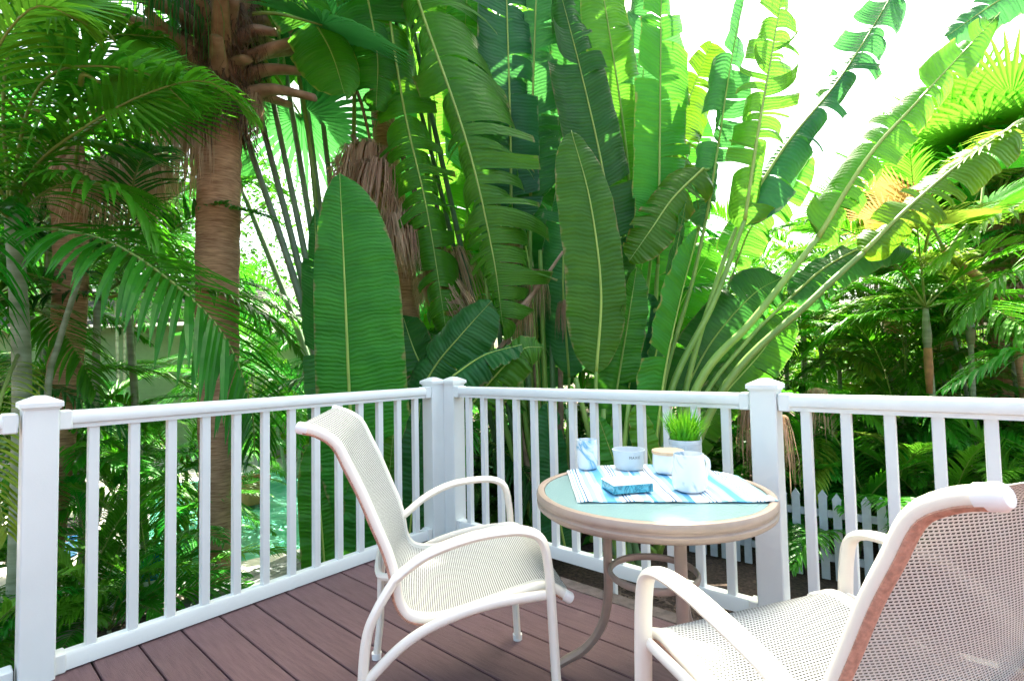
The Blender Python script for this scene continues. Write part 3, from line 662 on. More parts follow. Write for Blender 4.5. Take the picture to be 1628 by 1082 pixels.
gp = onplane((1.039,-1.294,0.668)); gt = thing('grass_pot', 'pale grey pot of bright green grass at the back of the table', 'potted plant', gp)
q = MB(); q.lathe([(x*1.3,z) for x,z in [(0,0),(.040,0),(.042,.004),(.0475,.072),(.0490,.076),(.0490,.084),(.0460,.084),(.0445,.074),(0,.072)]], n=44); q.build('pot', M_STONE, gt, smooth=True, sharp=50, off=(0,0,0))
q = MB(); q.lathe([(.0576,.0745),(0,.078)], n=24); q.build('soil', M_SOIL, gt, off=(0,0,0))
M_ETCH = mat('etched_mark', (.42,.46,.50), .6)
for zz in (.066,.048):
    q = MB(); q.lathe([(1.3*(.0461+(zz-.05)*.081),zz),(1.3*(.0466+(zz-.05)*.081),zz+.0008),(1.3*(.0461+(zz-.05)*.081),zz+.0016)], n=44); q.f = [f for f in q.f if len(f) == 4]; q.uv = [[(0,0)]*4 for _ in q.f]; q.mi = [0]*len(q.f); q.build('band', M_ETCH, gt, off=(0,0,0))
a0 = face_cam(gp)
for k in range(11):
    if k == 6: continue
    a = a0 - .55 + k*.10; q = MB(); rr = .0608; e = Vector((-math.sin(a), math.cos(a), 0)); nn = Vector((math.cos(a), math.sin(a), 0))
    for dx in ((-.0014,.0014) if k % 2 else (-.0012,)):
        q.box(nn*rr + e*dx + Z*.057, (.0010,.0008,.0085), (e, nn, Z))
    q.box(nn*rr + Z*(.0605 if k % 3 else .0535), (.0040,.0008,.0010), (e, nn, Z)); q.build('mark', M_ETCH, gt, off=(0,0,0))
M_GRASS = leaf_mat('grass_blade', (.10,.34,.012), (.20,.50,.03), .45, (.42,.78,.04), .4, randv=.1)
random.seed(11); q = MB()
for k in range(340):
    a = random.uniform(0, 6.28); r_ = .053*random.random()**.5; ln = random.uniform(.085,.145); out = random.uniform(.1,.75)*(.3+r_/.053)
    d = Vector((math.cos(a+random.uniform(-.5,.5)), math.sin(a+random.uniform(-.5,.5)), 0)); p = Vector((r_*math.cos(a), r_*math.sin(a), .075)); e = d.cross(Z)
    pts_ = []; th = random.uniform(.05,.25)+out*.25
    for i in range(5):
        pts_.append(p.copy()); p = p + (d*math.sin(th)+Z*math.cos(th))*ln/4; th += out*.30
    vs = []
    for i, p in enumerate(pts_):
        w = .0030*(1-(i/4)**1.6)+.0002; vs += [p-e*w, p+e*w]
    q.add(vs, [(2*i,2*i+1,2*i+3,2*i+2) for i in range(4)])
tag(q.build('grass', M_GRASS, gt, off=(0,0,0)), kind='stuff')

# ------------------------------------------------------------------ the two chairs
CH1, FW1 = (.4219,-1.8938), (.99466,.10636)
CH2, FW2 = (.563,-2.120), (-.2532,.9674)
def chair_at(label, near_front, fwd, rightside):
    """near_front: where the front foot on one side stands"""
    rz = math.atan2(fwd[1], fwd[0]); lf = Vector((-fwd[1], fwd[0], 0)); p = Vector((near_front[0], near_front[1], 0)) + lf*(.31 if rightside else -.31)
    return chair(label, p, rz)
chair_at('cream sling patio chair seen from its side, left of the table', CH1, FW1, True)
chair_at('cream sling patio chair seen from behind at the lower right corner', CH2, FW2, False)
# ------------------------------------------------------------------ vegetation builders
def smooth01(x): x = max(0, min(1, x)); return x*x*(3-2*x)
def paddle(plant, blade, wl, wr, hint=(0,-1,.15), tl=(), tr=(), dl=10, dr=10, mt=None, seed=1, petiole=None, pr=.026, tear_var=9, fold=12, wave=.012, rib=None, pet_mat=None, base_round=.12, label=None):
    """giant bird-of-paradise leaf. blade: midrib points base>tip; tl/tr: number of tears on the left/right half; dl/dr: droop in degrees"""
    rnd = random.Random(seed); n = 72; mid = spl(blade, n); hint = Vector(hint).normalized()
    Tn = [(mid[min(i+1,n-1)]-mid[max(i-1,0)]).normalized() for i in range(n)]
    Ls = sum((mid[i+1]-mid[i]).length for i in range(n-1))
    def frame(f):
        x = max(0, min(.9999, f))*(n-1); k = int(x); u = x-k
        p = mid[k].lerp(mid[k+1], u); T = Tn[k].lerp(Tn[k+1], u).normalized()
        if f < 0: p = mid[0] + Tn[0]*f*Ls
        if f > 1: p = mid[-1] + Tn[-1]*(f-1)*Ls
        Nn = (hint - T*hint.dot(T)).normalized(); return p, T, Nn, T.cross(Nn)
    def prof(f):
        b = math.sqrt(max(0, 1-(1-min(1, f/base_round))**2)); e = max(0, (f-.55)/.45)
        return b*(1-.14*f)*max(0, 1-e**2.4)**.62
    q = MB(); m_ = 7
    for sg, W, tears, dr_ in ((-1, wl, tl, dl), (1, wr, tr, dr)):
        cuts = sorted(rnd.uniform(.05,.97) for _ in range(tears)) if isinstance(tears, int) else sorted(tears)
        bounds = [0.0]+[c for c in cuts]+[1.0]
        ph = rnd.uniform(0, 6); lean = .30
        for a, b in zip(bounds[:-1], bounds[1:]):
            if b-a < .006: continue
            rows = max(2, int((b-a)*80)); ex = rnd.gauss(0, tear_var) if len(bounds) > 2 else 0
            skew = rnd.uniform(-.03,.03) if len(bounds) > 2 else 0; lng = rnd.uniform(.86,1.05) if len(bounds) > 2 else 1
            gap0 = 0 if a == 0 else min(.007, rnd.uniform(.05,.24)*(b-a)); gap1 = 0 if b == 1 else min(.007, rnd.uniform(.05,.24)*(b-a))
            curl = rnd.gauss(0, tear_var*.8) if len(bounds) > 2 else 0
            vs, uv = [], []
            for i in range(rows+1):
                g = i/rows; f0 = a + (b-a)*g; w = W*prof(f0)*lng
                for j in range(m_+1):
                    u = j/m_; ff = f0 + (gap0*(1-g)-gap1*g)*u + skew*u*u + lean*u*w/Ls*(.4+.6*f0)
                    p, T, Nn, S = frame(min(ff, 1.03))
                    th = R(fold) - R(dr_+ex)*u*1.6 - R(curl)*u*u*1.5
                    wz = wave*math.sin(f0*38+ph)*u + wave*.6*math.sin(f0*83+ph*2)*u
                    p2 = p + S*sg*w*u*math.cos(th*.8) + Nn*(w*u*math.sin(th) + wz)
                    p2.z -= abs(W)*.06*u*u
                    vs.append(p2); uv.append((u, f0*Ls/.034))
            fs = [(i*(m_+1)+j, i*(m_+1)+j+1, (i+1)*(m_+1)+j+1, (i+1)*(m_+1)+j) for i in range(rows) for j in range(m_)]
            if sg < 0: fs = [f[::-1] for f in fs]
            q.add(vs, fs, uv)
    lf = q.build('leaf', mt or M_PADDLE, plant, smooth=True)
    if label: lf['label'] = label
    q = MB(); k = 30; mm = spl(blade, k); hh = hint*.004
    q.tube([p+hh for p in mm], [max(.0022, pr*.62*(1-i/(k-1))**.8) for i in range(k)], 7, hint=hint.copy()); q.build('midrib', rib or M_RIB, lf, smooth=True)
    if petiole:
        q = MB(); pp = spl(list(petiole)+[blade[0]], 26)
        q.tube(pp, [pr*(1.25-.6*i/25) for i in range(26)], 9, hint=hint.copy()); q.build('petiole', pet_mat or M_PETI, lf, smooth=True)
    return lf

def leaflets(q, mid, n, lmax, w, rnd, t0=.12, ang0=62, ang1=28, lift=22, droop=35, up=None, irregular=.12, skip=0.0, prof=None, lop=(1,1)):
    """pinnate leaflets along the curve mid (list of points); gravity along -Z"""
    k = len(mid); up = up or Vector((0,0,1))
    for i in range(n):
        f = t0 + (1-t0)*(i+.5)/n; x = f*(k-1); a = min(int(x), k-2); u = x-a
        p = mid[a].lerp(mid[a+1], u); T = (mid[min(a+2,k-1)]-mid[max(a-1,0)]).normalized()
        S = T.cross(up)
        if S.length < .05: S = T.cross(Vector((1,0,.2)))
        S.normalize(); Nn = S.cross(T).normalized()
        for si, sg in enumerate((-1, 1)):
            if rnd.random() < skip: continue
            ln = lmax*(math.sin(math.pi*(.12+.84*((f-t0)/(1-t0))**.85))**.7)*rnd.uniform(1-irregular,1+irregular*.6)*lop[si]
            an = R(ang0+(ang1-ang0)*f + rnd.gauss(0,4)); lf_ = R(lift+rnd.gauss(0,6))
            d = (T*math.cos(an) + (S*sg*math.cos(lf_) + Nn*math.sin(lf_))*math.sin(an)).normalized()
            dd = R(droop*rnd.uniform(.7,1.3)); c = p.copy(); wd = w*rnd.uniform(.85,1.1); st = 4; vs = []
            for j in range(st+1):
                g = j/st; ww = wd*(.45+.55*math.sin(math.pi*min(1, g*1.5+.12)) if g < .5 else (1-((g-.5)/.5)**1.5))*.5 if g < 1 else 0.0
                sd_ = d.cross(Z)
                if sd_.length < .1: sd_ = S.copy()
                sd_.normalize(); nn = sd_.cross(d)
                if g < 1: vs += [c+sd_*ww+nn*ww*.35, c.copy(), c-sd_*ww+nn*ww*.35]
                else: vs.append(c.copy())
                c = c + d*(ln/st); d = (d - Z*math.sin(dd)*.30*(1+g)).normalized()
            fs = []
            for j in range(st-1):
                o = j*3; fs += [(o,o+1,o+4,o+3),(o+1,o+2,o+5,o+4)]
            o = (st-1)*3; fs += [(o,o+1,o+3),(o+1,o+2,o+3)]
            q.add(vs, fs)

def frond_curve(L, el, dr, side=0, n=16):
    """local frond midline from the origin along +X, elevation el bending down by dr (degrees)"""
    p = Vector((0,0,0)); out = [p.copy()]
    for i in range(n-1):
        f = i/(n-1); e = R(el - dr*f**1.25); a = R(side*f)
        p = p + Vector((math.cos(e)*math.cos(a), math.cos(e)*math.sin(a), math.sin(e)))*(L/(n-1)); out.append(p.copy())
    return out
HID = []
def frond_proto(seed, L, el, dr, mt, n=44, lmax=.42, w=.032, droop=35, lift=22, side=0, skip=.02, rr=.011, rmat=None, t0=.16, nm='frond'):
    rnd = random.Random(seed); mid = frond_curve(L, el, dr, side); q = MB()
    leaflets(q, mid, n, lmax, w, rnd, t0=t0, droop=droop, lift=lift, skip=skip)
    o = bpy.data.objects.new(nm, q.mesh(nm, mt, smooth=False)); q2 = MB()
    q2.tube(mid, [rr*(1-.8*i/15) for i in range(16)], 6); r = bpy.data.objects.new('rachis', q2.mesh('rachis', rmat or M_RACH, smooth=True)); r.parent = o
    return o
def fan_proto(seed, mt, pet=.9, rad=.75, nseg=38, el=35, droop=45, spread=150, pmat=None, nm='fan_leaf'):
    """palmate leaf on a petiole, local +X outward"""
    rnd = random.Random(seed); q = MB(); e = R(el); D = Vector((math.cos(e),0,math.sin(e))); S = Vector((0,1,0)); Nn = D.cross(S)*-1
    if Nn.z < 0: Nn = -Nn
    pm_ = spl([(0,0,0), D*pet*.5+Vector((0,0,.06)), D*pet], 10); c0 = pm_[-1]; D2 = (D - Z*.35).normalized(); Nn = S.cross(D2)*-1
    if Nn.z < 0: Nn = -Nn
    for i in range(nseg):
        a = R(-spread+2*spread*(i+.5)/nseg); ln = rad*(1-.28*(abs(a)/R(spread))**2)*rnd.uniform(.9,1.06)
        d = (D2*math.cos(a)+S*math.sin(a)+Nn*.16*math.cos(a*1.0)).normalized(); c = c0.copy(); vs = []; st = 5
        for j in range(st+1):
            g = j/st; ww = rad*math.tan(R(spread)/nseg)*(g*1.0 if g < .45 else .45*(1-((g-.45)/.55)**1.4)) + .002
            sd_ = d.cross(Nn); sd_ = sd_.normalized() if sd_.length > .05 else S.copy()
            nn = sd_.cross(d)
            vs += [c+sd_*ww*.98, c - nn*ww*.5, c-sd_*ww*.98]
            c = c + d*(ln/st); d = (d - Z*math.sin(R(droop))*.22*(g+.2)*rnd.uniform(.8,1.3)*(1 if g > .3 else .3)).normalized()
        fs = []
        for j in range(st): o = j*3; fs += [(o,o+1,o+4,o+3),(o+1,o+2,o+5,o+4)]
        q.add(vs, fs)
    o = bpy.data.objects.new(nm, q.mesh(nm, mt)); q2 = MB(); q2.tube(pm_, [.016*(1-.4*i/9) for i in range(10)], 6)
    r = bpy.data.objects.new('petiole', q2.mesh('petiole', pmat or M_RACH, smooth=True)); r.parent = o
    return o
def dead_proto(seed, mt=None, ln=1.1, n=110, sp=.22):
    """withered fan leaf hanging straight down in strips"""
    rnd = random.Random(seed); q = MB()
    for k in range(n):
        a = rnd.uniform(0, 6.28); c = Vector((.04*math.cos(a), .04*math.sin(a), rnd.uniform(-.05,.05))); d = Vector((math.cos(a), math.sin(a), rnd.uniform(-.2,.7))).normalized()
        L = ln*rnd.uniform(.6,1.1); w = rnd.uniform(.004,.011); e = Vector((-math.sin(a), math.cos(a), 0)); vs = []; st = 6; ou = rnd.uniform(.3,1)*sp
        for j in range(st+1):
            g = j/st; ww = w*(1-g**2*.8); vs += [c+e*ww, c-e*ww]
            h = Vector((d.x,d.y,0))*max(0, ou*(1-g*1.4)) ; stp = (h*1.8 + Vector((rnd.gauss(0,.05), rnd.gauss(0,.05), -1+ (.95 if g < .12 else 0)))).normalized()
            c = c + stp*L/st
        q.add(vs, [(2*j,2*j+1,2*j+3,2*j+2) for j in range(st)])
    return bpy.data.objects.new('dead_frond', q.mesh('dead_frond', mt or M_DEAD))

# libraries of fronds: (upright, arching, spreading, drooping)
def lib(seed, mt, L=1.9, lmax=.42, w=.032, rmat=None, n=42):
    return [frond_proto(seed, L, 78, 60, mt, n, lmax, w, 30, 25, rmat=rmat), frond_proto(seed+1, L*1.05, 62, 85, mt, n, lmax, w, 38, 22, side=14, rmat=rmat),
            frond_proto(seed+2, L, 45, 80, mt, n, lmax, w, 42, 18, side=-12, rmat=rmat), frond_proto(seed+3, L*.95, 25, 75, mt, n, lmax, w, 45, 12, side=8, rmat=rmat),
            frond_proto(seed+4, L*.9, 0, 60, mt, n, lmax, w, 45, 5, side=-8, rmat=rmat)]
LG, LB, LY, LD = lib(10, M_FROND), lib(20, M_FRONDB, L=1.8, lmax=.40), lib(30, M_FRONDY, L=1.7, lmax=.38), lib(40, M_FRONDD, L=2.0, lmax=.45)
FT = [fan_proto(61, M_FANT, .8, .75, el=50), fan_proto(62, M_FANT, .9, .8, el=20, droop=60), fan_proto(63, M_FANT, .8, .75, el=-10, droop=70)]
FG = [fan_proto(64, M_FROND, .8, .75, el=55), fan_proto(65, M_FROND, .9, .8, el=25, droop=60), fan_proto(66, M_FROND, .8, .75, el=-5, droop=70)]
FB = [fan_proto(67, M_FRONDB, .7, .7, el=50), fan_proto(68, M_FRONDB, .8, .75, el=20, droop=55), fan_proto(69, M_FRONDY, .8, .7, el=-5, droop=60)]
DD = [dead_proto(71), dead_proto(72, ln=1.3), dead_proto(73, ln=.9)]

def areca(label, loc, stems, libs, group=None, seed=1, sc_=1.0, nf=7, name='areca_palm', spread=.35, sheath=False, aim=None):
    """clumping palm. stems: list of heights"""
    rnd = random.Random(seed); r = thing(name, label, 'palm', loc, 0, group)
    for h in stems:
        a = rnd.uniform(0, 6.28); d = rnd.uniform(.02, spread); b0 = Vector((math.cos(a)*d*.4, math.sin(a)*d*.4, 0)); b1 = b0 + Vector((math.cos(a)*d, math.sin(a)*d, h))
        if h > .15:
            q = MB(); pp = spl([b0-Z*.1, b0.lerp(b1,.5)+Vector((0,0,.0)), b1], 12); q.tube(pp, [.034*sc_*(1-.25*i/11) for i in range(12)], 8); q.build('stem', M_STEMG, r, smooth=True, off=(0,0,0))
            if sheath:
                q = MB(); q.tube([b1-Z*.42, b1-Z*.28, b1-Z*.02], [.034*sc_,.046*sc_,.026*sc_], 9); q.build('crownshaft', M_STEMG, r, smooth=True, off=(0,0,0))
                if sheath == 2:
                    q = MB(); q.tube([b1-Z*.85, b1-Z*.6, b1-Z*.40], [.034*sc_,.042*sc_,.040*sc_], 9); q.build('dry_sheath', M_STEMO, r, smooth=True, off=(0,0,0))
        for k in range(nf):
            lb = rnd.choice(libs); z = rnd.choice([0,1,1,2,2,3,3,4] if h > .6 else [0,0,1,1,2,2,3])
            az = 2*math.pi*(k+rnd.uniform(-.3,.3))/nf + a
            if aim is not None and rnd.random() < .55: az = aim + rnd.gauss(0,.6)
            inst(lb[z], r, b1, (rnd.gauss(0,.10), rnd.gauss(0,.08), az), sc_*rnd.uniform(.8,1.12))
    return r
def fan_palm(label, loc, h, libs, group=None, seed=1, sc_=1.0, nf=16, lean=(0,0), tr_=.13, dead=0, name='fan_palm', azs=None):
    rnd = random.Random(seed); r = thing(name, label, 'palm', loc, 0, group); top = Vector((lean[0], lean[1], h))
    q = MB(); k = 18; pp = spl([(0,0,-.1), (lean[0]*.4,lean[1]*.4,h*.5), top], k); q.tube(pp, [tr_*(1.15-.25*i/(k-1))*(1+.04*math.sin(i*2.1)) for i in range(k)], 14); q.build('trunk', M_TRUNK, r, smooth=True, off=(0,0,0))
    for i in range(nf):
        az = 2.399*i + rnd.uniform(-.3,.3); lb = rnd.choice(libs); f = i/nf
        idx = 0 if f < .3 else (1 if f < .7 else 2)
        inst(lb[idx], r, top + Vector((0,0,.12*(1-f))), (rnd.gauss(0,.15), rnd.gauss(0,.12), az), sc_*rnd.uniform(.85,1.15))
    for i in range(dead):
        az = rnd.uniform(0, 6.28); inst(rnd.choice(DD), r, top + Vector((math.cos(az)*tr_*1.2, math.sin(az)*tr_*1.2, -rnd.uniform(0,.5))), (0,0,az), sc_*rnd.uniform(.8,1.2))
    return r
def leaf_mass(name, label, c, size, n, ls, mt, seed=1, kind='stuff', cat='foliage', lump=6):
    """many separate leaf faces spread through lumpy volumes"""
    rnd = random.Random(seed); q = MB(); c = Vector(c)
    lumps = [(Vector((rnd.uniform(-1,1)*size[0]*.75, rnd.uniform(-1,1)*size[1]*.7, rnd.uniform(-1,1)*size[2]*.75)), rnd.uniform(.25,.5)) for _ in range(lump)]
    for k in range(n):
        lc, lr = rnd.choice(lumps); d = Vector((rnd.gauss(0,1), rnd.gauss(0,1), rnd.gauss(0,1))).normalized()*rnd.random()**.4
        p = c + lc + Vector((d.x*size[0]*lr*1.2, d.y*size[1]*lr*1.4, d.z*size[2]*lr*1.1))
        if p.z < GZ: p.z = GZ + rnd.random()*.3
        a = rnd.uniform(0, 6.28); T = Vector((math.cos(a), math.sin(a), rnd.uniform(-.9,.3))).normalized(); S = T.cross(Vector((rnd.gauss(0,.4), rnd.gauss(0,.4), 1))).normalized(); l = ls*rnd.uniform(.6,1.3); w = l*.22; Nn = S.cross(T)*w*.4
        q.add([p, p+T*l*.45+S*w-Nn*-1, p+T*l, p+T*l*.45-S*w+Nn, p+T*l*.5], [(0,1,4),(1,2,4),(2,3,4),(3,0,4)])
    return tag(q.build(name, mt), label, cat, kind=kind)
# ------------------------------------------------------------------ giant bird-of-paradise plants (paddle leaves)
CAMH = (-.05,-1,.12)
# plant beside the deck corner, on the left
pa = thing('bird_of_paradise', 'leafy bird of paradise clump with one huge whole leaf left of the deck corner', 'plant', (-0.674,0.994,-1.117))
paddle(pa, [(-0.737,0.859,-0.216),(-0.789,0.820,0.780),(-0.818,0.801,1.729),(-0.863,0.845,2.641)], 0.259, 0.488, (.25,-1,.1), 0, 0, 6, 12, M_PADDLE, 5, [(-0.654,0.941,-1.091),(-0.695,0.873,-0.615)], .03, fold=14, wave=.008, base_round=.2, label='huge whole paddle leaf with pale midrib')
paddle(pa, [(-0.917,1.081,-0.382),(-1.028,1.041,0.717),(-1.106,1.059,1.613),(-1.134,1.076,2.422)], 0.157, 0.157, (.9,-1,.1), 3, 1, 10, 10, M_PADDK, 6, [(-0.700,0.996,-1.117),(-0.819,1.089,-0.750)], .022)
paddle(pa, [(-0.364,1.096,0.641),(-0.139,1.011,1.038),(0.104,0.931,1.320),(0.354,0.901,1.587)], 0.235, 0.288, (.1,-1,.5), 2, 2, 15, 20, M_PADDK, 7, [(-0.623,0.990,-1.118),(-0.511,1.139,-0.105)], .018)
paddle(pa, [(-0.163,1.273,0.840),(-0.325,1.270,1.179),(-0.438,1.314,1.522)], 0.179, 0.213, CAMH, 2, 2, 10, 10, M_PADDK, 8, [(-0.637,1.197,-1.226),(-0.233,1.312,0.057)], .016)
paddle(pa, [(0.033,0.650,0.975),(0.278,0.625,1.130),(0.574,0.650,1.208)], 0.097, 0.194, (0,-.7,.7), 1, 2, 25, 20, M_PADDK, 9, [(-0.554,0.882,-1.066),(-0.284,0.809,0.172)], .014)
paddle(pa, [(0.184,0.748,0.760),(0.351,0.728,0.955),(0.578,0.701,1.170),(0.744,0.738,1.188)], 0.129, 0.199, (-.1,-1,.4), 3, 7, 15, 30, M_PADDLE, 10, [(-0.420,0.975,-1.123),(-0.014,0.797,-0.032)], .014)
for k, bl_ in enumerate(([(-0.966,0.800,-0.761),(-1.003,0.773,-0.081),(-1.057,0.802,0.495)],[(-0.599,0.875,-0.816),(-0.525,0.839,-0.121),(-0.459,0.857,0.517)],[(-0.370,0.653,-0.726),(-0.292,0.619,-0.065),(-0.217,0.627,0.780)],[(-0.773,0.785,-0.765),(-0.700,0.751,-0.087),(-0.642,0.776,0.388)],[(-0.506,0.766,-0.770),(-0.535,0.738,-0.091),(-0.581,0.780,0.190)])):
    paddle(pa, bl_, 0.170, 0.170, (.3-.2*k,-1,.1), k % 2, (k+1) % 2, 8, 12, (M_PADDLE, M_PADBR, M_PADDK)[k % 3], 40+k, [(-0.655,0.894,-1.163)], .018)

# central cluster
pb = thing('bird_of_paradise', 'tall dense bird of paradise cluster with upright leaves behind the corner', 'plant', (0.934,1.658,-0.668))
BASE = (0.934,1.658,-0.668)
paddle(pb, [(-0.424,1.507,5.152),(-0.236,1.228,4.327),(0.167,1.054,3.000),(0.374,1.080,2.038),(0.456,1.103,1.380)], 0.672, 0.347, (-.35,-1,.35), 34, 44, 44, 58, M_PADDLE, 21, [(0.481,1.952,0.271),(0.063,1.992,2.374),(-0.361,1.932,4.493)], .028, tear_var=16, wave=.024, pet_mat=M_PETD, label='drooping leaf with a shredded edge')
paddle(pb, [(0.580,1.552,2.388),(0.585,1.509,3.363),(0.574,1.463,4.460),(0.561,1.464,5.604)], 0.403, 0.305, (.1,-1,.1), 11, 10, 12, 14, M_PADTEAL, 22, [(0.629,1.654,-0.052), (0.591,1.577,1.778)], .026)
paddle(pb, [(0.778,1.628,2.597),(0.821,1.580,3.654),(0.878,1.527,4.772),(0.952,1.577,5.796)], 0.249, 0.286, (-.2,-1,.1), 11, 12, 14, 16, M_PADTEAL, 23, [(0.749,1.746,-0.077), (0.761,1.662,1.851)], .026)
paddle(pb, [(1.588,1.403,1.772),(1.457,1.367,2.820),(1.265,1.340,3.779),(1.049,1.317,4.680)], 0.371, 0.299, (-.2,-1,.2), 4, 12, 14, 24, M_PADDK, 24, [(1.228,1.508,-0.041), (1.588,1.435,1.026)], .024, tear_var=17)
paddle(pb, [(1.780,1.563,2.390),(1.721,1.528,3.293),(1.568,1.490,4.447),(1.424,1.551,5.596)], 0.286, 0.299, (.1,-1,.15), 2, 7, 10, 18, M_PADBR, 25, [(1.457,1.694,-0.092), (1.759,1.599,1.581)], .026)
paddle(pb, [(1.918,1.270,1.955),(1.944,1.233,2.773),(1.975,1.182,3.883),(2.047,1.221,5.196)], 0.246, 0.339, (.1,-1,.05), 7, 11, 12, 14, M_PADBR, 26, [(1.557,1.383,-0.025), (1.847,1.303,1.313)], .026)
paddle(pb, [(1.961,1.450,2.359),(2.130,1.410,2.995),(2.317,1.371,3.571),(2.540,1.331,4.127)], 0.232, 0.354, (.2,-1,.2), 6, 13, 14, 22, M_PADOL, 27, [(1.584,1.583,-0.071), (1.865,1.489,1.629)], .02)
paddle(pb, [(2.262,1.009,2.760),(1.970,0.992,2.486),(1.754,0.971,2.201),(1.558,0.997,1.931)], 0.247, 0.230, (-.1,-1,.35), 9, 9, 14, 18, M_PADOL, 28, [(1.615,1.378,-0.027),(2.152,1.365,1.671),(2.422,1.200,2.705)], .018)
paddle(pb, [(1.185,0.764,0.986),(1.233,0.732,1.648),(1.163,0.726,2.370),(1.026,0.741,2.961)], 0.306, 0.230, (.08,-1,.12), 0, 0, 9, 10, M_PADDLE, 29, [(1.088,1.028,-0.299),(1.156,0.789,0.477)], .022, wave=.007, base_round=.3, label='whole bright paddle leaf standing upright')
paddle(pb, [(1.312,0.986,0.285),(1.431,0.947,0.978),(1.519,0.920,1.457),(1.606,0.946,1.866)], 0.203, 0.161, (.2,-1,.1), 1, 2, 10, 10, M_PADDLE, 30, [(1.188,1.127,-0.442)], .02)
paddle(pb, [(1.613,0.770,0.110),(1.729,0.727,0.924),(1.867,0.690,1.533),(2.019,0.654,2.091)], 0.235, 0.051, (.5,-1,.1), 3, 0, 12, 60, M_PADBR, 31, [(1.272,1.021,-0.463)], .02)
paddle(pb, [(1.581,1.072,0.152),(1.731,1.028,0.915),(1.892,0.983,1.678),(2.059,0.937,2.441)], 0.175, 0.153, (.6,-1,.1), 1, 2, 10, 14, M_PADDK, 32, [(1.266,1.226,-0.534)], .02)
paddle(pb, [(1.114,1.576,0.914),(1.071,1.537,1.890),(1.143,1.502,2.559),(1.307,1.461,3.226)], 0.256, 0.275, (-.4,-1,.1), 2, 3, 12, 14, M_PADTEAL, 33, [(1.062,1.632,-0.304)], .02)
paddle(pb, [(0.638,1.870,1.885),(0.458,1.850,2.665),(0.359,1.815,3.638),(0.363,1.773,4.608)], 0.259, 0.311, (.3,-1,.1), 4, 4, 14, 14, M_PADTEAL, 34, [(0.797,1.945,-0.123),(0.716,1.895,1.172)], .02)
paddle(pb, [(1.534,1.369,0.326),(1.694,1.322,1.141),(1.820,1.290,1.665)], 0.234, 0.234, (0,-1,.1), 2, 2, 10, 12, M_PADDK, 35, [(1.255,1.430,-0.604)], .018)
paddle(pb, [(1.055,1.905,2.683),(1.235,1.855,3.537),(1.383,1.804,4.457),(1.432,1.760,5.379)], 0.363, 0.363, (0,-1,.1), 4, 6, 12, 16, M_PADDK, 36, [(1.006,2.031,-0.151),(1.025,1.950,1.695)], .022)
paddle(pb, [(1.879,1.935,2.899),(2.031,1.880,3.903),(2.121,1.818,5.177)], 0.323, 0.323, (0,-1,.1), 5, 9, 14, 18, M_PADTEAL, 37, [(1.557,2.092,-0.185),(1.761,1.987,1.893)], .022)
paddle(pb, [(0.477,2.137,2.962),(0.355,2.110,3.786),(0.167,2.083,4.748),(0.076,2.060,5.434)], 0.342, 0.411, (0,-1,.1), 4, 6, 14, 20, M_PADBR, 38, [(0.763,2.252,-0.191),(0.629,2.170,1.933)], .022)
paddle(pb, [(0.181,1.567,5.035),(0.187,1.486,4.590),(0.157,1.455,4.205)], 0.220, 0.220, (0,-1,.2), 0, 0, 12, 12, M_PADBR, 39, [(0.693,2.138,0.236),(0.484,2.008,3.599),(0.284,1.737,5.580)], .018)
paddle(pb, [(0.654,1.249,2.305),(0.549,1.203,2.379),(0.314,1.162,2.565)], 0.080, 0.057, (0,-.6,.8), 3, 3, 20, 20, M_PADOL, 44, [(0.817,1.523,0.326),(0.741,1.367,1.746)], .012)
# background layer of the clump
paddle(pb, [(-0.635,2.697,1.215),(-0.876,2.584,4.229),(-1.134,2.518,6.216)], 0.463, 0.463, (-0.30,-1,.15), 12, 11, 18, 22, M_PADTEAL, 740, [(0.212,2.711,-0.564)], .022)
paddle(pb, [(-0.198,2.752,1.506),(-0.224,2.634,4.269),(-0.417,2.574,5.989)], 0.463, 0.463, (0.00,-1,.15), 13, 12, 18, 22, M_PADBR, 741, [(0.436,2.796,-0.597)], .022)
paddle(pb, [(0.245,2.833,1.201),(0.293,2.711,3.932),(0.252,2.629,5.905)], 0.463, 0.463, (0.30,-1,.15), 14, 13, 18, 22, M_PADTEAL, 742, [(0.667,2.880,-0.629)], .022)
paddle(pb, [(0.790,2.879,1.500),(0.874,2.760,4.121),(0.868,2.680,5.972)], 0.463, 0.463, (-0.30,-1,.15), 15, 14, 18, 22, M_PADBR, 743, [(0.944,2.961,-0.663)], .022)
paddle(pb, [(1.212,2.661,1.178),(1.177,2.567,3.418),(1.137,2.486,5.360)], 0.463, 0.463, (0.00,-1,.15), 12, 15, 18, 22, M_PADTEAL, 744, [(1.144,2.744,-0.611)], .022)
paddle(pb, [(1.631,2.831,1.174),(1.825,2.716,3.484),(2.053,2.613,5.484)], 0.463, 0.463, (0.30,-1,.15), 13, 11, 18, 22, M_PADBR, 745, [(1.367,2.930,-0.672)], .022)
paddle(pb, [(2.062,2.699,1.163),(2.248,2.600,3.132),(2.586,2.490,5.098)], 0.463, 0.463, (-0.30,-1,.15), 14, 12, 18, 22, M_PADTEAL, 746, [(1.576,2.813,-0.648)], .022)
paddle(pb, [(2.330,2.579,1.155),(2.616,2.493,2.642),(2.902,2.411,4.054)], 0.463, 0.463, (0.00,-1,.15), 15, 13, 18, 22, M_PADDLE, 747, [(1.702,2.702,-0.623)], .022)
paddle(pb, [(-0.541,3.105,0.908),(-0.670,3.046,2.478),(-0.953,2.993,4.208)], 0.463, 0.463, (0.30,-1,.15), 12, 14, 18, 22, M_PADDLE, 748, [(0.291,3.111,-0.677)], .022)
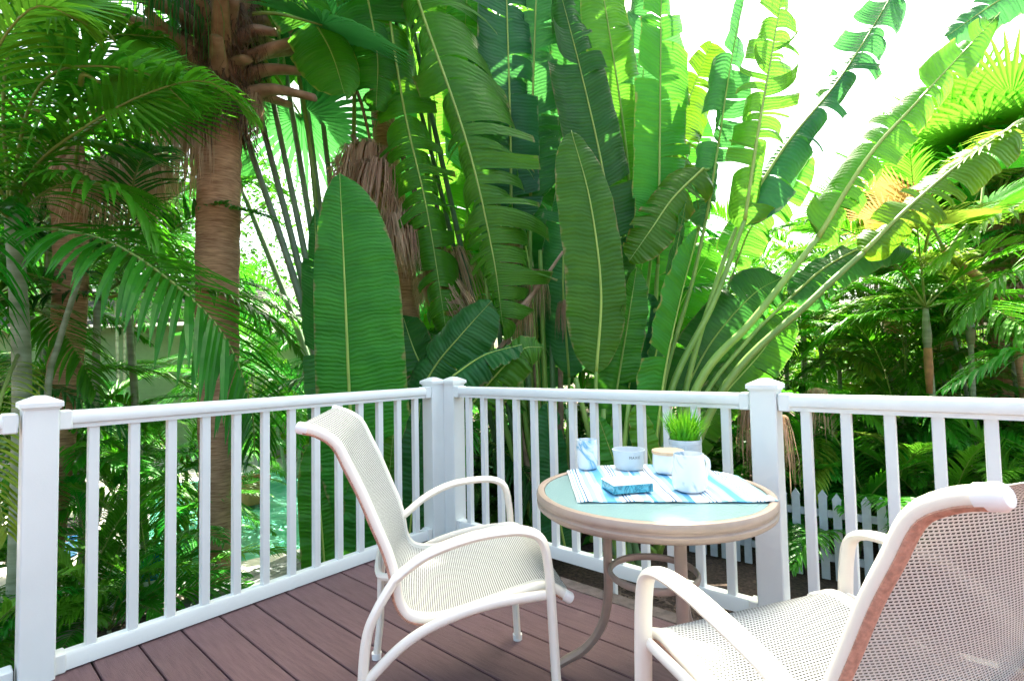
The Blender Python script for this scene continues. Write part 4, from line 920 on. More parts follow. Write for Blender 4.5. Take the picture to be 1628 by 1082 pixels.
paddle(pb, [(-0.053,2.572,0.768),(0.080,2.500,2.208),(0.210,2.438,3.432)], 0.463, 0.463, (-0.30,-1,.15), 13, 15, 18, 22, M_PADBR, 749, [(0.500,2.588,-0.543)], .022)
paddle(pb, [(0.953,2.505,0.602),(0.902,2.455,1.830),(0.780,2.411,3.059)], 0.463, 0.463, (0.00,-1,.15), 14, 11, 18, 22, M_PADTEAL, 750, [(1.004,2.551,-0.553)], .022)
paddle(pb, [(1.786,2.349,0.451),(1.983,2.285,1.582),(2.252,2.213,2.781)], 0.463, 0.463, (0.30,-1,.15), 15, 12, 18, 22, M_PADBR, 751, [(1.415,2.419,-0.534)], .022)
paddle(pb, [(2.177,2.414,0.577),(2.518,2.346,1.580),(3.001,2.273,2.436)], 0.463, 0.463, (-0.30,-1,.15), 12, 13, 18, 22, M_PADDLE, 752, [(1.616,2.506,-0.566)], .022)
paddle(pb, [(-0.665,1.520,5.279),(-0.437,1.476,3.576),(-0.218,1.506,2.497),(-0.027,1.552,1.119)], 0.371, 0.347, (.1,-1,.3), 30, 28, 34, 38, M_PADOL, 760, [(0.479,2.070,-0.140),(-0.138,2.182,2.975),(-0.678,1.927,5.159)], .024, tear_var=14, pet_mat=M_PETD)
# taller leaves added to shade the deck, blades out of view above the picture
paddle(pb, [(0.527,2.233,5.299),(0.523,2.172,6.717),(0.414,1.643,7.518)], 0.448, 0.448, (-0.30,-1,.3), 4, 5, 14, 18, M_PADTEAL, 700, [(0.838,2.461,-0.522),(0.601,2.350,2.461)], .024)
paddle(pb, [(1.009,2.573,5.890),(1.079,2.507,7.292),(0.988,1.978,8.071)], 0.448, 0.448, (0.00,-1,.3), 4, 5, 14, 18, M_PADDLE, 701, [(1.042,2.853,-0.637),(0.995,2.718,2.551)], .024)
paddle(pb, [(1.288,2.074,5.348),(1.386,2.012,6.600),(1.294,1.489,7.248)], 0.448, 0.448, (0.30,-1,.3), 4, 5, 14, 18, M_PADDK, 702, [(1.095,2.341,-0.499),(1.209,2.206,2.424)], .024)
paddle(pb, [(1.869,2.607,5.951),(1.998,2.534,7.414),(1.888,2.004,8.249)], 0.448, 0.448, (-0.30,-1,.3), 4, 5, 14, 18, M_PADBR, 703, [(1.352,2.931,-0.671),(1.689,2.766,2.561)], .024)
paddle(pb, [(2.026,1.907,5.598),(2.155,1.848,6.759),(2.021,1.332,7.298)], 0.448, 0.448, (0.00,-1,.3), 4, 5, 14, 18, M_PADDLE, 704, [(1.342,2.221,-0.477),(1.796,2.063,2.387)], .024)
paddle(pb, [(0.023,2.739,6.067),(-0.022,2.682,7.456),(-0.130,2.156,8.220)], 0.448, 0.448, (-0.30,-1,.3), 4, 5, 14, 18, M_PADDLE, 706, [(0.706,2.979,-0.658),(0.202,2.876,2.592)], .024)
paddle(pb, [(-0.401,2.464,6.201),(-0.483,2.417,7.414),(-0.579,1.898,7.988)], 0.448, 0.448, (0.30,-1,.3), 4, 5, 14, 18, M_PADTEAL, 708, [(0.527,2.687,-0.571),(-0.152,2.604,2.526)], .024)
paddle(pb, [(1.268,2.475,7.705),(1.412,2.409,8.992),(1.361,1.887,9.527)], 0.448, 0.448, (-0.30,-1,.3), 4, 5, 14, 18, M_PADBR, 709, [(1.121,2.847,-0.639),(1.177,2.705,2.547)], .024)
paddle(pb, [(2.116,2.212,7.690),(2.218,2.152,8.899),(2.060,1.643,9.344)], 0.448, 0.448, (0.00,-1,.3), 4, 5, 14, 18, M_PADBR, 710, [(1.399,2.623,-0.589),(1.853,2.456,2.484)], .024)
paddle(pb, [(0.657,2.418,7.758),(0.650,2.364,9.027),(0.524,1.849,9.530)], 0.448, 0.448, (-0.30,-1,.3), 4, 5, 14, 18, M_PADBR, 712, [(0.898,2.762,-0.606),(0.682,2.642,2.533)], .024)
for k in range(9):   # old leaf stalks and dead sheaths at the middle of the clump
    q = MB(); x = 795+k*16+random.uniform(-5,5); q.tube(spl([(0.835,1.874,-0.863), (0.729,1.768,0.603), (0.593,1.669,1.979)], 3)[:1] + spl([Vector((0.947,1.764,-0.827))+Vector((.02*k-.1,0,0)), Vector((0.781,1.661,0.673))+Vector((.075*k-.34,.0,0)), Vector((0.743,1.608,1.967))+Vector((.09*k-.42,.05*(k % 3),.1*(k % 4)))], 14), [.035]+[.034*(1-.4*i/13) for i in range(14)], 8)
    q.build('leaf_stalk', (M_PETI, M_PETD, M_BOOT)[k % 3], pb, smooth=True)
for k, (p_, s_) in enumerate((((0.561,1.410,2.229),.45),((0.786,1.456,1.938),.4),((1.088,1.496,1.640),.45),((0.652,1.378,1.631),.4))):
    inst(DD[k % 3], pb, Vector(p_)-Vector(BASE), (0,0,k*1.3), s_)
for k, (a_, b_, r_) in enumerate((((0.490,1.198,1.442), (1.021,1.232,2.069), .018), ((0.401,1.217,1.164), (0.811,1.207,1.836), .014), ((0.475,1.282,1.851), (0.876,1.250,1.900), .010))):
    q = MB(); q.tube(spl([a_, Vector(a_).lerp(Vector(b_),.5)+Vector((0,0,-.05)), b_], 10), [r_*(1.6-i*.1) for i in range(10)], 7); q.build('dry_stalk', M_BOOT, pb, smooth=True)

# fan-shaped plant sweeping out over the right railing
pc = thing('bird_of_paradise', 'bird of paradise with long stalks and shredded leaves sweeping over the right railing', 'plant', (1.687,0.898,-0.646))
CB = (1.688,0.893,-0.541)
paddle(pc, [(2.515,0.812,2.239),(2.641,0.770,2.985),(2.794,0.780,3.654),(2.980,0.780,4.502)], 0.246, 0.278, (-.2,-1,.05), 15, 17, 20, 24, M_PADBR, 51, [CB, (1.799,0.831,0.710), (2.218,0.814,1.544)], .028, tear_var=20)
paddle(pc, [(2.323,1.123,2.328),(2.437,1.088,2.955),(2.564,1.046,3.696),(2.807,1.086,4.684)], 0.206, 0.229, (.5,-1,.1), 12, 12, 26, 26, M_PADTEAL, 52, [CB, (1.846,1.130,0.686), (2.187,1.158,1.758)], .022, tear_var=22)
paddle(pc, [(2.537,0.908,2.294),(2.952,0.850,2.926),(3.424,0.841,3.469),(3.833,0.836,4.048),(4.136,0.842,4.540)], 0.241, 0.263, (-.7,-.6,.75), 12, 13, 30, 62, M_PADTEAL, 53, [CB, (1.988,0.913,0.806), (2.349,0.942,1.833)], .024, tear_var=24)
paddle(pc, [(2.928,0.490,2.006),(3.336,0.432,2.635),(3.785,0.429,3.099),(4.504,0.394,3.824)], 0.219, 0.199, (-.45,-1,.25), 15, 17, 18, 34, M_PADBR, 54, [CB, (1.954,0.665,0.795), (2.420,0.555,1.385)], .034, tear_var=18, base_round=.05, label='leaf on a thick pale stalk reaching to the upper right')
paddle(pc, [(3.206,0.375,1.859),(3.590,0.331,2.225),(4.032,0.283,2.580),(4.677,0.267,2.980)], 0.165, 0.233, (-.25,-.55,.85), 14, 16, 22, 42, M_PADOL, 55, [CB, (2.141,0.601,0.794), (2.803,0.421,1.499)], .030, tear_var=16)
paddle(pc, [(3.099,1.096,1.625),(3.446,1.058,1.904),(3.907,1.015,2.094),(4.202,0.997,2.002)], 0.172, 0.263, (0,-.6,.8), 3, 6, 25, 45, M_PADDK, 56, [CB, (2.180,1.107,0.623), (2.692,1.143,1.233)], .02)
paddle(pc, [(5.319,0.809,4.440),(5.030,0.837,4.274),(4.770,0.864,4.108),(4.539,0.888,3.952)], 0.229, 0.172, (0,-1,.5), 3, 3, 30, 20, M_PADTEAL, 57, None, .014)
paddle(pc, [(2.134,1.410,0.656),(2.442,1.363,1.217),(2.837,1.315,1.657),(3.138,1.285,1.830)], 0.299, 0.299, (0,-1,.25), 3, 4, 14, 22, M_PADDK, 58, [CB], .018)
paddle(pc, [(2.074,1.233,0.216),(2.396,1.190,0.667),(2.804,1.140,1.116),(3.097,1.101,1.510)], 0.206, 0.263, (.1,-1,.3), 3, 4, 14, 24, M_PADDLE, 59, [CB], .018)
paddle(pc, [(2.797,1.504,1.995),(2.959,1.476,2.365),(3.244,1.441,2.670),(3.561,1.402,3.037)], 0.249, 0.274, (0,-1,.4), 5, 7, 20, 30, M_PADBR, 60, [CB, (2.253,1.402,0.654)], .018)
paddle(pc, [(1.699,0.671,-0.068),(1.557,0.665,0.333),(1.465,0.654,0.733)], 0.129, 0.129, (0,-1,.1), 1, 1, 12, 12, M_PADBR, 61, [CB], .018)
paddle(pc, [(1.446,0.701,-0.311),(1.330,0.690,0.139),(1.165,0.680,0.640)], 0.149, 0.149, (.2,-1,.1), 1, 1, 12, 12, M_PADDLE, 62, [CB], .018)
paddle(pc, [(0.950,1.050,-0.564),(0.853,1.031,0.027),(0.812,1.004,0.723)], 0.193, 0.193, (.2,-1,.1), 1, 2, 12, 12, M_PADDK, 63, [CB], .018)
for k, sp3 in enumerate(([(1.345,0.822,-0.624),(1.228,0.757,-0.072),(1.007,0.729,0.940)],[(1.376,0.820,-0.624),(1.140,0.763,-0.070),(0.927,0.746,0.690)],[(1.406,0.818,-0.625),(1.341,0.748,-0.074),(1.430,0.707,0.730)],[(1.437,0.815,-0.626),(1.378,0.746,-0.075),(1.324,0.728,0.430)],[(1.468,0.813,-0.626),(1.202,0.759,-0.071),(1.228,0.724,0.684)],[(1.498,0.811,-0.627),(1.454,0.740,-0.077),(1.727,0.698,0.421)])):
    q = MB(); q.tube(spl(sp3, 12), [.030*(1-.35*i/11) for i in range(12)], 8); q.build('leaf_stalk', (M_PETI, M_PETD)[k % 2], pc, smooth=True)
for k, (p_,) in enumerate((((2.629,0.971,0.677),),((2.822,1.063,0.554),),((3.515,1.404,0.742),))):
    inst(DD[k], pc, Vector(p_)-Vector(pc.location), (0,0,k), .55)

# tall clump at the upper left of the corner: long bare stalks leaning left
pd = thing('bird_of_paradise', 'clump of long bare green stalks leaning left against the bright sky', 'plant', (-1.370,2.223,-0.497))
DB = (-1.370,2.223,-0.497)
st_ = [([(-2.127,1.797,3.715),(-2.359,1.772,4.684),(-2.540,1.744,5.652)], (-1.376,1.849,1.211)),([(-2.002,1.897,3.966),(-2.232,1.871,4.958),(-2.412,1.842,5.949)], (-1.383,1.970,1.214)),([(-1.848,2.009,3.899),(-2.055,1.975,5.044),(-2.211,1.937,6.188)], (-1.374,2.089,1.216)),([(-1.738,2.110,4.160),(-1.897,2.078,5.164),(-2.002,2.043,6.166)], (-1.356,2.206,1.285)),([(-1.598,2.217,4.226),(-1.749,2.182,5.285),(-1.847,2.144,6.344)], (-1.322,2.320,1.357)),([(-1.448,2.335,4.012),(-1.594,2.295,5.199),(-1.684,2.250,6.386)], (-1.248,2.429,1.500)),([(-2.388,2.565,3.098),(-2.597,2.544,3.956),(-2.749,2.518,4.813)], (-1.623,2.601,0.947))]
for k, (bl_, p_) in enumerate(st_):
    paddle(pd, bl_, 0.311, 0.311, (.3*(k % 3)-.3,-1,.1), 4, 5, 16, 20, (M_PADDK, M_PADTEAL, M_PADDLE)[k % 3], 80+k, [DB, p_], .040, pet_mat=M_PETG)
paddle(pd, [(-1.583,1.297,5.041),(-1.275,1.204,4.334),(-1.018,1.156,3.850),(-0.898,1.164,3.460)], 0.291, 0.347, (0,-1,.35), 2, 3, 12, 16, M_PADBR, 91, [DB, (-1.410,1.979,2.898), (-1.681,1.705,5.074)], .022, label='pale green drooping leaf at the top')
paddle(pd, [(-0.907,1.535,5.345),(-0.748,1.457,4.538),(-0.659,1.425,3.968),(-0.679,1.447,3.496)], 0.359, 0.329, (.2,-1,.3), 5, 5, 16, 20, M_PADDLE, 92, [DB, (-1.046,2.051,2.925), (-0.959,1.748,5.138)], .022)

# ------------------------------------------------------------------ palm with the thick brown trunk
TRK = Vector((-2.148,1.549,-0.961)); TRK.z = GZ
pe = thing('palm_tree', 'tall palm with thick fibrous brown trunk and ragged leaf bases', 'palm', TRK)
tp0, tp1, tp2 = TRK, Vector((-2.068,1.372,1.831)), Vector((-1.977,1.236,3.648))
q = MB(); k = 60; pp = spl([tp0-Z*.1, tp1, tp2], k); rn = random.Random(4)
rad = [(.172 if i > 3 else .21-.01*i)*(1+.04*rn.uniform(-1,1)) - .025*(1 if i < 22 else 0) for i in range(k)]
q.tube(pp, rad, 22); q.build('trunk', M_TRUNK, pe, smooth=True)
rn = random.Random(8)
for i in range(46):
    f = i/45; az = 2.4*i + rn.uniform(-.3,.3); z = tp2.z-.15+1.15*f; p = Vector((tp2.x, tp2.y, z)); o_ = Vector((math.cos(az), math.sin(az), 0)); ln = rn.uniform(.35,.75); up = rn.uniform(-.25,.55)
    q = MB(); pts_ = spl([p+o_*.12-Z*.08, p+o_*(.12+ln*.45)+Z*(up*.25*ln+.02), p+o_*(.12+ln)+Z*up*ln], 8); q.tube(pts_, [.055*(1-.5*j/7) for j in range(8)], 8, flat=1.7, hint=Z.copy()); q.build('leaf_base', M_BOOT, pe, smooth=True)
q = MB()
for i in range(1500):
    az = rn.uniform(0, 6.28); z = tp2.z + rn.uniform(-.45,.9); r0 = .2+rn.uniform(0,.12); c_ = Vector((tp2.x+math.cos(az)*r0, tp2.y+math.sin(az)*r0, z)); ln = rn.uniform(.12,.5); e = Vector((-math.sin(az), math.cos(az), 0)); w = rn.uniform(.002,.007)
    d_ = Vector((math.cos(az)*rn.uniform(0,.5)+rn.gauss(0,.2), math.sin(az)*rn.uniform(0,.5)+rn.gauss(0,.2), -1)).normalized(); m0 = c_+d_*ln*.5+Vector((math.cos(az),math.sin(az),0))*.03; m1 = c_+d_*ln
    q.add([c_+e*w, c_-e*w, m0+e*w, m0-e*w, m1], [(0,1,3,2),(2,3,4)])
tag(q.build('fibre', M_FIBRE, pe), kind='stuff')
for i in range(15):
    az = 2.4*i; lb = FT if i % 3 else FG; inst(lb[0 if i < 5 else (1 if i < 10 else 2)], pe, tp2+Z*(.9-.03*i)-TRK, (rn.gauss(0,.1),rn.gauss(0,.1),az), rn.uniform(1.15,1.5))
for k, (p_, az, s_) in enumerate((((-2.188,0.772,4.292),-2.0,1.15),((-2.054,0.857,4.420),-1.6,1.1),((-2.476,0.992,4.352),-2.6,1.1))):
    inst(FT[2], pe, Vector(p_)-TRK, (0,.25,az), s_)
for k, (p_, s_) in enumerate((((-2.135,1.117,3.192),.6),((-2.351,1.320,3.516),.8),((-1.694,1.174,3.450),.5),((-1.968,1.485,3.673),.5),((-2.293,1.519,3.446),.9))):
    inst(DD[k % 3], pe, Vector(p_)-TRK, (0,0,k), s_)

# dead fronds on a second, hidden palm trunk
pg = thing('palm_tree', 'palm hung with a skirt of withered brown fronds behind the drooping leaf', 'palm', Vector((-0.629,2.486,-0.881)))
PG = Vector(pg.location)
q = MB(); q.tube(spl([PG-Z*.1, (-0.518,2.375,1.485), (-0.757,2.297,3.719), (-0.793,2.215,5.670)], 20), [.13]*20, 12); q.build('trunk', M_TRUNK, pg, smooth=True)
rn = random.Random(14)
for k in range(17):
    p_ = (((-0.794,1.716,3.283)),((-0.949,1.779,3.245)),((-0.663,1.809,3.229)),((-0.496,1.821,2.654)),((-0.705,1.620,3.024)),((-0.539,1.680,2.517)),((-0.446,1.919,2.619)),((-0.920,1.929,3.211)),((-0.198,1.926,2.032)),((-0.097,1.822,1.948)),((-0.005,2.003,2.244)),((-0.352,2.040,1.988)),((-0.634,1.724,2.813)),((-1.140,2.047,3.191)),((-0.350,1.620,2.407)),((-0.240,1.717,2.307)),((-0.821,1.916,3.339)))[k]
    inst(DD[k % 3], pg, Vector(p_)-PG, (rn.gauss(0,.22),rn.gauss(0,.22),k*1.7), rn.uniform(.5,.82))
for k, (a_, b_) in enumerate((((-0.990,1.826,3.394),(0.091,1.625,1.544)),((-0.501,1.898,3.203),(0.113,1.739,1.180)),((-0.744,1.880,4.049),(-0.133,1.836,1.695)),((-1.122,2.000,4.245),(-0.821,1.916,3.339)),((-0.184,1.889,2.873),(-0.015,1.849,1.185)))):
    q = MB(); q.tube(spl([a_, Vector(a_).lerp(Vector(b_),.5)+Vector((.03,0,.05)), b_], 12), [.024*(1-.4*i/11) for i in range(12)], 7); q.build('dead_stalk', M_BOOT, pg, smooth=True)
for i in range(9): inst(FG[i % 3], pg, Vector((-0.793,2.215,5.670))-PG, (rn.gauss(0,.1),0,2.4*i), 1.2)

# ------------------------------------------------------------------ left: big feathery palm reaching over the railing
def frond_at(plant, pts, n, lmax, w, mt, seed, lop=(1,1), droop=35, lift=15, t0=.06, up=None, ang0=62, ang1=30, rr=.011):
    q = MB(); mid = spl(pts, 22); leaflets(q, mid, n, lmax, w, random.Random(seed), t0=t0, droop=droop, lift=lift, lop=lop, up=up, ang0=ang0, ang1=ang1)
    o = q.build('frond', mt, plant); q = MB(); q.tube(mid, [rr*(1-.75*i/21) for i in range(22)], 6); q.build('rachis', M_RACH, o, smooth=True); return o
pf_ = thing('feather_palm', 'feathery palm at the left with one large frond arching in front of the brown trunk', 'palm', Vector((-2.725,0.219,-0.550)))
PF = Vector(pf_.location)
q = MB(); q.tube(spl([PF-Z*.1, (-2.659,0.149,0.961), (-2.698,0.102,2.117)], 14), [.055*(1-.2*i/13) for i in range(14)], 10); q.build('stem', M_STEMG, pf_, smooth=True)
q = MB(); q.tube(spl([Vector(PF)+Vector((.1,.1,0)), (-2.586,0.247,0.873), (-2.497,0.223,1.281), (-2.346,0.192,1.730)], 14), [.02*(1-.2*i/13) for i in range(14)], 8); q.build('stem', M_STEMG, pf_, smooth=True)
frond_at(pf_, [(-2.701,0.107,1.997),(-2.184,-0.128,1.903),(-1.818,-0.251,1.783),(-1.434,-0.318,1.515),(-1.191,-0.324,1.233),(-1.085,-0.266,0.873),(-1.087,-0.203,0.575)], 46, .60, .042, M_FROND, 101, (1.0,1.0), 38, 5, up=Vector((.35,-.5,.8)))
frond_at(pf_, [(-2.698,0.102,2.117),(-2.364,-0.132,2.310),(-2.022,-0.265,2.461),(-1.659,-0.300,2.652),(-1.298,-0.330,2.717),(-1.074,-0.239,2.563)], 48, .42, .027, M_FROND, 102, (1,1), 45, 8)
frond_at(pf_, [(-2.718,0.103,2.117),(-2.433,-0.139,2.572),(-2.197,-0.265,2.772),(-1.907,-0.338,2.790),(-1.621,-0.308,2.760),(-1.436,-0.264,2.601)], 40, .42, .030, M_FRONDB, 103, (1,1), 30, 20)
frond_at(pf_, [(-2.718,0.103,2.117),(-2.561,-0.136,2.724),(-2.372,-0.265,3.064),(-2.073,-0.390,3.113),(-1.761,-0.410,3.054)], 40, .42, .030, M_FRONDB, 104, (1,1), 35, 15)
frond_at(pf_, [(-2.718,0.103,2.117),(-2.565,-0.218,2.310),(-2.334,-0.449,2.627),(-2.204,-0.565,2.763),(-1.922,-0.692,2.881),(-1.751,-0.603,2.851)], 36, .45, .030, M_FRONDB, 105, (1,1), 40, 12)
frond_at(pf_, [(-2.699,0.103,2.077),(-2.619,0.276,2.599),(-2.564,0.351,3.077),(-2.298,0.318,3.376),(-1.907,0.290,3.368)], 42, .5, .032, M_FROND, 106, (1,1), 40, 12)
frond_at(pf_, [(-2.700,0.105,2.037),(-2.458,0.079,2.231),(-2.105,-0.048,2.228),(-1.838,-0.061,2.068),(-1.652,-0.059,1.717)], 40, .5, .034, M_FROND, 107, (1,1), 55, 8)
frond_at(pf_, [(-2.700,0.105,2.037),(-2.666,-0.099,2.055),(-2.550,-0.292,1.677),(-2.426,-0.380,1.185)], 34, .5, .034, M_FROND, 108, (1,1), 55, 8)
frond_at(pf_, [(-2.675,0.139,1.201),(-2.237,-0.483,0.920),(-1.989,-0.791,0.652),(-1.844,-0.890,0.369)], 30, .30, .024, M_FRONDY, 109, (1,1), 45, 8)

# bright sunlit fan leaf and broad stalk at the upper left
ph_ = thing('fan_palm', 'fan palm with bright sunlit leaves at the upper left', 'palm', Vector((-3.543,1.404,-1.005)))
PH = Vector(ph_.location)
q = MB(); q.tube(spl([PH-Z*.1, (-3.231,1.270,1.556), (-3.153,1.103,2.956)], 16), [.12]*16, 12); q.build('trunk', M_TRUNK, ph_, smooth=True)
for k, (p_, az, s_, j) in enumerate((((-2.727,0.571,2.915),.25,.85,1),((-2.777,0.585,2.686),-.3,.9,1),((-2.906,0.697,2.636),-1.5,.9,1),((-2.986,0.795,2.823),-2.4,1.0,2),((-2.961,0.875,3.264),.9,1.0,0),((-3.070,0.992,3.064),2.2,1.0,1),((-3.018,0.896,2.867),3.4,1.0,2),((-2.843,0.791,2.674),-.9,.9,2))):
    inst((FB if k < 2 else FG)[j], ph_, Vector(p_)-PH, (0,0,az), s_)
for k, (p_, s_) in enumerate((((-2.998,0.997,2.807),1.0),((-2.921,1.093,2.794),.9),((-3.235,1.118,2.749),1.0),((-2.739,1.269,3.033),.8),((-2.631,1.264,2.977),.8),((-2.977,1.393,2.914),1.0),((-2.618,1.462,3.003),.7),((-3.003,1.597,2.876),1.0),((-2.835,1.689,2.790),.9))):
    inst(DD[k % 3], ph_, Vector(p_)-PH, (.25*math.sin(k*2.3),.25*math.cos(k*1.7),k*1.1), s_*.62)
FLM = fan_proto(95, M_FRONDB, .12, .58, nseg=22, el=8, droop=18, spread=72)
for k, (p_, rx, az, s_) in enumerate((((-2.064,-0.224,2.742),1.15,.05,1.0),((-2.092,-0.485,3.025),1.0,-.1,.8),((-2.237,0.119,3.246),.8,.6,.9),((-2.387,-0.044,2.619),1.3,-.9,.9))):
    inst(FLM, ph_, Vector(p_)-PH, (rx,0,az), s_)
FHG = dead_proto(96, M_FANT, ln=.75, n=44, sp=.42)
for k, (p_, s_) in enumerate((((-1.994,0.665,4.112),1.0),((-2.275,0.785,4.145),.8))):
    o_ = inst(FHG, pe, Vector(p_)-TRK, (0,0,k), s_); o_.name = 'hanging_leaf'
# ------------------------------------------------------------------ thickets of clumping palms
random.seed(77)
grpL = 'areca palms between the left railing and the patio'
lowlab = ['areca palm rising just above the left post, before the green wall', 'areca palm hiding the green wall between left post and brown trunk', 'areca palm standing nearest the left side of the brown trunk, over the paving', 'areca palm directly behind the brown trunk, by the pool', 'bright areca palm behind the first gap right of the left post, over the paving', 'slender areca palm behind the third baluster right of the left post', 'areca palm left of the thick brown trunk, over the pool edge', 'low areca palm pressed against the far left railing, below the left edge', 'low areca palm just right of the left post, beside the wicker chair', 'low areca palm behind the second and third gaps right of the left post', 'low areca palm behind the third gap right of the left post, nearer the pool', 'small areca palm at the foot of the thick brown trunk', 'areca palm beyond the left edge with only its fronds reaching in', 'areca palm at the far end of the patio against the green wall', 'areca palm clump cut by the left edge, behind the left post']
lowL = [(-3.704,1.614,-0.92),(-3.697,2.215,-0.92),(-3.344,2.389,-0.92),(-3.067,2.770,-0.92),(-2.722,0.841,-0.92),(-2.273,0.608,-0.92),(-2.678,1.940,-0.92),(-2.257,-0.395,-0.92),(-2.574,0.429,-0.92),(-2.318,0.511,-0.92),(-2.451,1.122,-0.92),(-2.061,1.193,-0.92),(-3.839,1.023,-0.92),(-7.897,6.732,-0.92),(-3.149,0.371,-0.92)]
for k, p in enumerate(lowL):
    areca(lowlab[k], p, [[.9,1.3],[.7,1.1],[.6,1.0],[.5,.9],[.25],[.15],[.5],[.1],[.05],[.2],[.3],[.1],[.4],[.5,1.0],[.4]][k], [LG, LB], grpL, 200+k, (.72 if k < 4 else .50+.08*(k % 3)), 8 if k < 4 else 6)
tallab = ['shaded areca palm cut by the left edge, lower fronds in front of the trees', 'tall shaded areca palm between the left edge and the thick brown trunk', 'tall areca palm beyond the left edge, fronds entering at the upper left', 'tall areca palm right beside the thick brown trunk, on its left', 'tallest of the shaded areca palms above the left post', 'areca palm before the left end of the pale green wall', 'small sunlit areca palm beyond the pool, right of the brown trunk', 'sunlit areca palm beyond the pool under the bare leaning stalks', 'tall areca palm rising over the middle of the pale green wall', 'areca palm behind the right end of the pale green wall']
grpL2 = 'tall areca palms in the shade at the left'
for k, (p, hs_) in enumerate((((-3.885,1.227,-0.92),[1.8,2.6]),((-3.322,1.687,-0.92),[2.6,3.2]),((-4.617,1.682,-0.92),[2.4,3.2]),((-2.895,1.956,-0.92),[2.7,3.3]),((-4.105,2.045,-0.92),[3.0,3.6]),((-8.662,7.389,-0.92),[2.4,3.4]),((-3.738,6.526,-0.92),[1.2,2.0]),((-2.972,5.968,-0.92),[1.5,2.4]),((-7.020,7.769,-0.92),[3.0,3.8]),((-5.852,8.685,-0.92),[2.0,3.0]))):
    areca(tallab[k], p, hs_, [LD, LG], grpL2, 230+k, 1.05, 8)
midlab = ['areca palm behind the corner posts, deep in shade', 'areca palm behind the first gaps right of the corner posts', 'areca palm behind the upright paddle leaves, left of the big whole leaf', 'areca palm behind the big whole upright leaf', 'sunlit areca palm behind the withered brown fronds', 'areca palm beyond the pool, far behind the huge whole leaf', 'tall areca palm glimpsed behind the drooping shredded leaf', 'tallest areca palm behind the teal upright leaves', 'tall areca palm glimpsed right of the big whole upright leaf', 'tall areca palm at the sky edge, right of the upright leaves']
grpM = 'areca palms behind the middle of the railing'
for k, (p, hs_) in enumerate((((-0.291,2.966,-0.92),[.8,1.6]),((0.321,2.721,-0.92),[.3,1.2]),((1.057,3.167,-0.92),[1.0,2.2]),((1.838,3.010,-0.92),[.8,1.8]),((-1.605,4.365,-0.92),[1.0,2.0]),((-2.558,6.439,-0.92),[1.4,2.4]),((-0.335,4.772,-0.92),[3.0,4.0]),((0.898,5.183,-0.92),[3.5,4.5]),((2.148,4.590,-0.92),[3.0,4.0]),((3.430,4.996,-0.92),[2.8,3.4]))):
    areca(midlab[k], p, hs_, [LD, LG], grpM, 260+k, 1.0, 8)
# right-hand thicket
pr1 = areca('areca palm with ringed pale stem and orange sheath at the right', (4.752,1.393,-0.92), [2.45], [LG, LB], None, 301, .9, 9, sheath=2, spread=.05)
pr2 = areca('areca palm with a bare ringed stem at the right, beside the orange sheathed one', (5.243,1.557,-0.92), [2.5], [LG, LY], None, 302, .9, 9, sheath=1, spread=.05)
riglab = ['areca palm at the foot of the long pale stalks, left of the right post', 'low areca palm just right of the right post, drooping over the picket fence', 'low dark areca palm over the picket fence, first gap right of the post', 'low dark areca palm behind the second gap right of the right post', 'low areca palm behind the third gap right of the right post', 'low areca palm behind the fourth gap right of the right post', 'dark areca palm cut by the right edge, just above the railing', 'bright areca palm above the right post, middle row', 'yellowish areca palm crossed by the lowest long stalk, middle row', 'bright areca palm left of the orange sheathed stem, middle row', 'tall bright areca palm behind the two ringed stems', 'yellow green areca palm at the right edge, middle row', 'bright areca palm behind the bundle of long stalks', 'yellowish areca palm below the dense fan palm crowns, back row', 'tall bright areca palm under the upper right fan palms, back row', 'tallest bright areca palm at the right edge, back row', 'yellowish areca palm seen between the two longest stalks, back row', 'areca palm beyond the right edge with fronds reaching in', 'yellowish areca palm directly above the top rail right of the post', 'bright areca palm under the orange dried fan leaf', 'bright areca palm left of the longest stalk, above the rail', 'yellowish areca palm right of the bare ringed stem', 'farthest pale areca palm, behind the shredded sky leaves']
grpR = 'areca palms in the thicket behind the right railing'
right = [((3.375,2.496,-0.92),6.0,[.2,.6],[LG,LB]),((3.650,2.075,-0.92),5.6,[.05,.3],[LB,LG]),((3.920,1.654,-0.92),5.2,[.05,.4],[LG,LG]),((4.666,1.800,-0.92),5.4,[.1,.5],[LB,LG]),((4.462,1.013,-0.92),4.6,[.1],[LG,LB]),((4.976,0.975,-0.92),4.6,[.1,.5],[LG,LB]),((5.038,0.670,-0.92),4.3,[.3,.9],[LG,LB]),
         ((4.338,3.427,-0.92),7.0,[2.0,2.7],[LB,LG]),((5.350,3.552,-0.92),7.2,[1.8,2.5],[LB,LY]),((5.740,2.923,-0.92),6.6,[1.7,2.5],[LB,LG]),((6.446,2.670,-0.92),6.4,[2.0,2.8],[LB,LG]),((7.021,2.428,-0.92),6.2,[1.8,2.6],[LB,LY]),((3.795,3.967,-0.92),7.5,[1.8,2.6],[LB,LG]),
         ((6.884,4.842,-0.92),8.6,[2.4,3.1],[LB,LY]),((7.980,4.561,-0.92),8.4,[2.2,3.0],[LB,LG]),((8.801,4.100,-0.92),8.0,[2.6,3.4],[LB,LG]),((5.838,5.119,-0.92),8.8,[2.4,3.0],[LB,LY]),((7.996,2.656,-0.92),6.5,[2.0,3.0],[LB,LG]),((4.194,2.435,-0.92),6.0,[1.1,1.7],[LB,LY]),((4.939,2.381,-0.92),6.0,[1.2,1.7],[LB,LG]),((3.610,3.079,-0.92),6.6,[1.3,2.0],[LB,LG]),((6.013,1.901,-0.92),5.6,[1.6,2.2],[LB,LY]),((5.516,5.944,-0.92),9.6,[2.4,3.1],[LB,LG])]
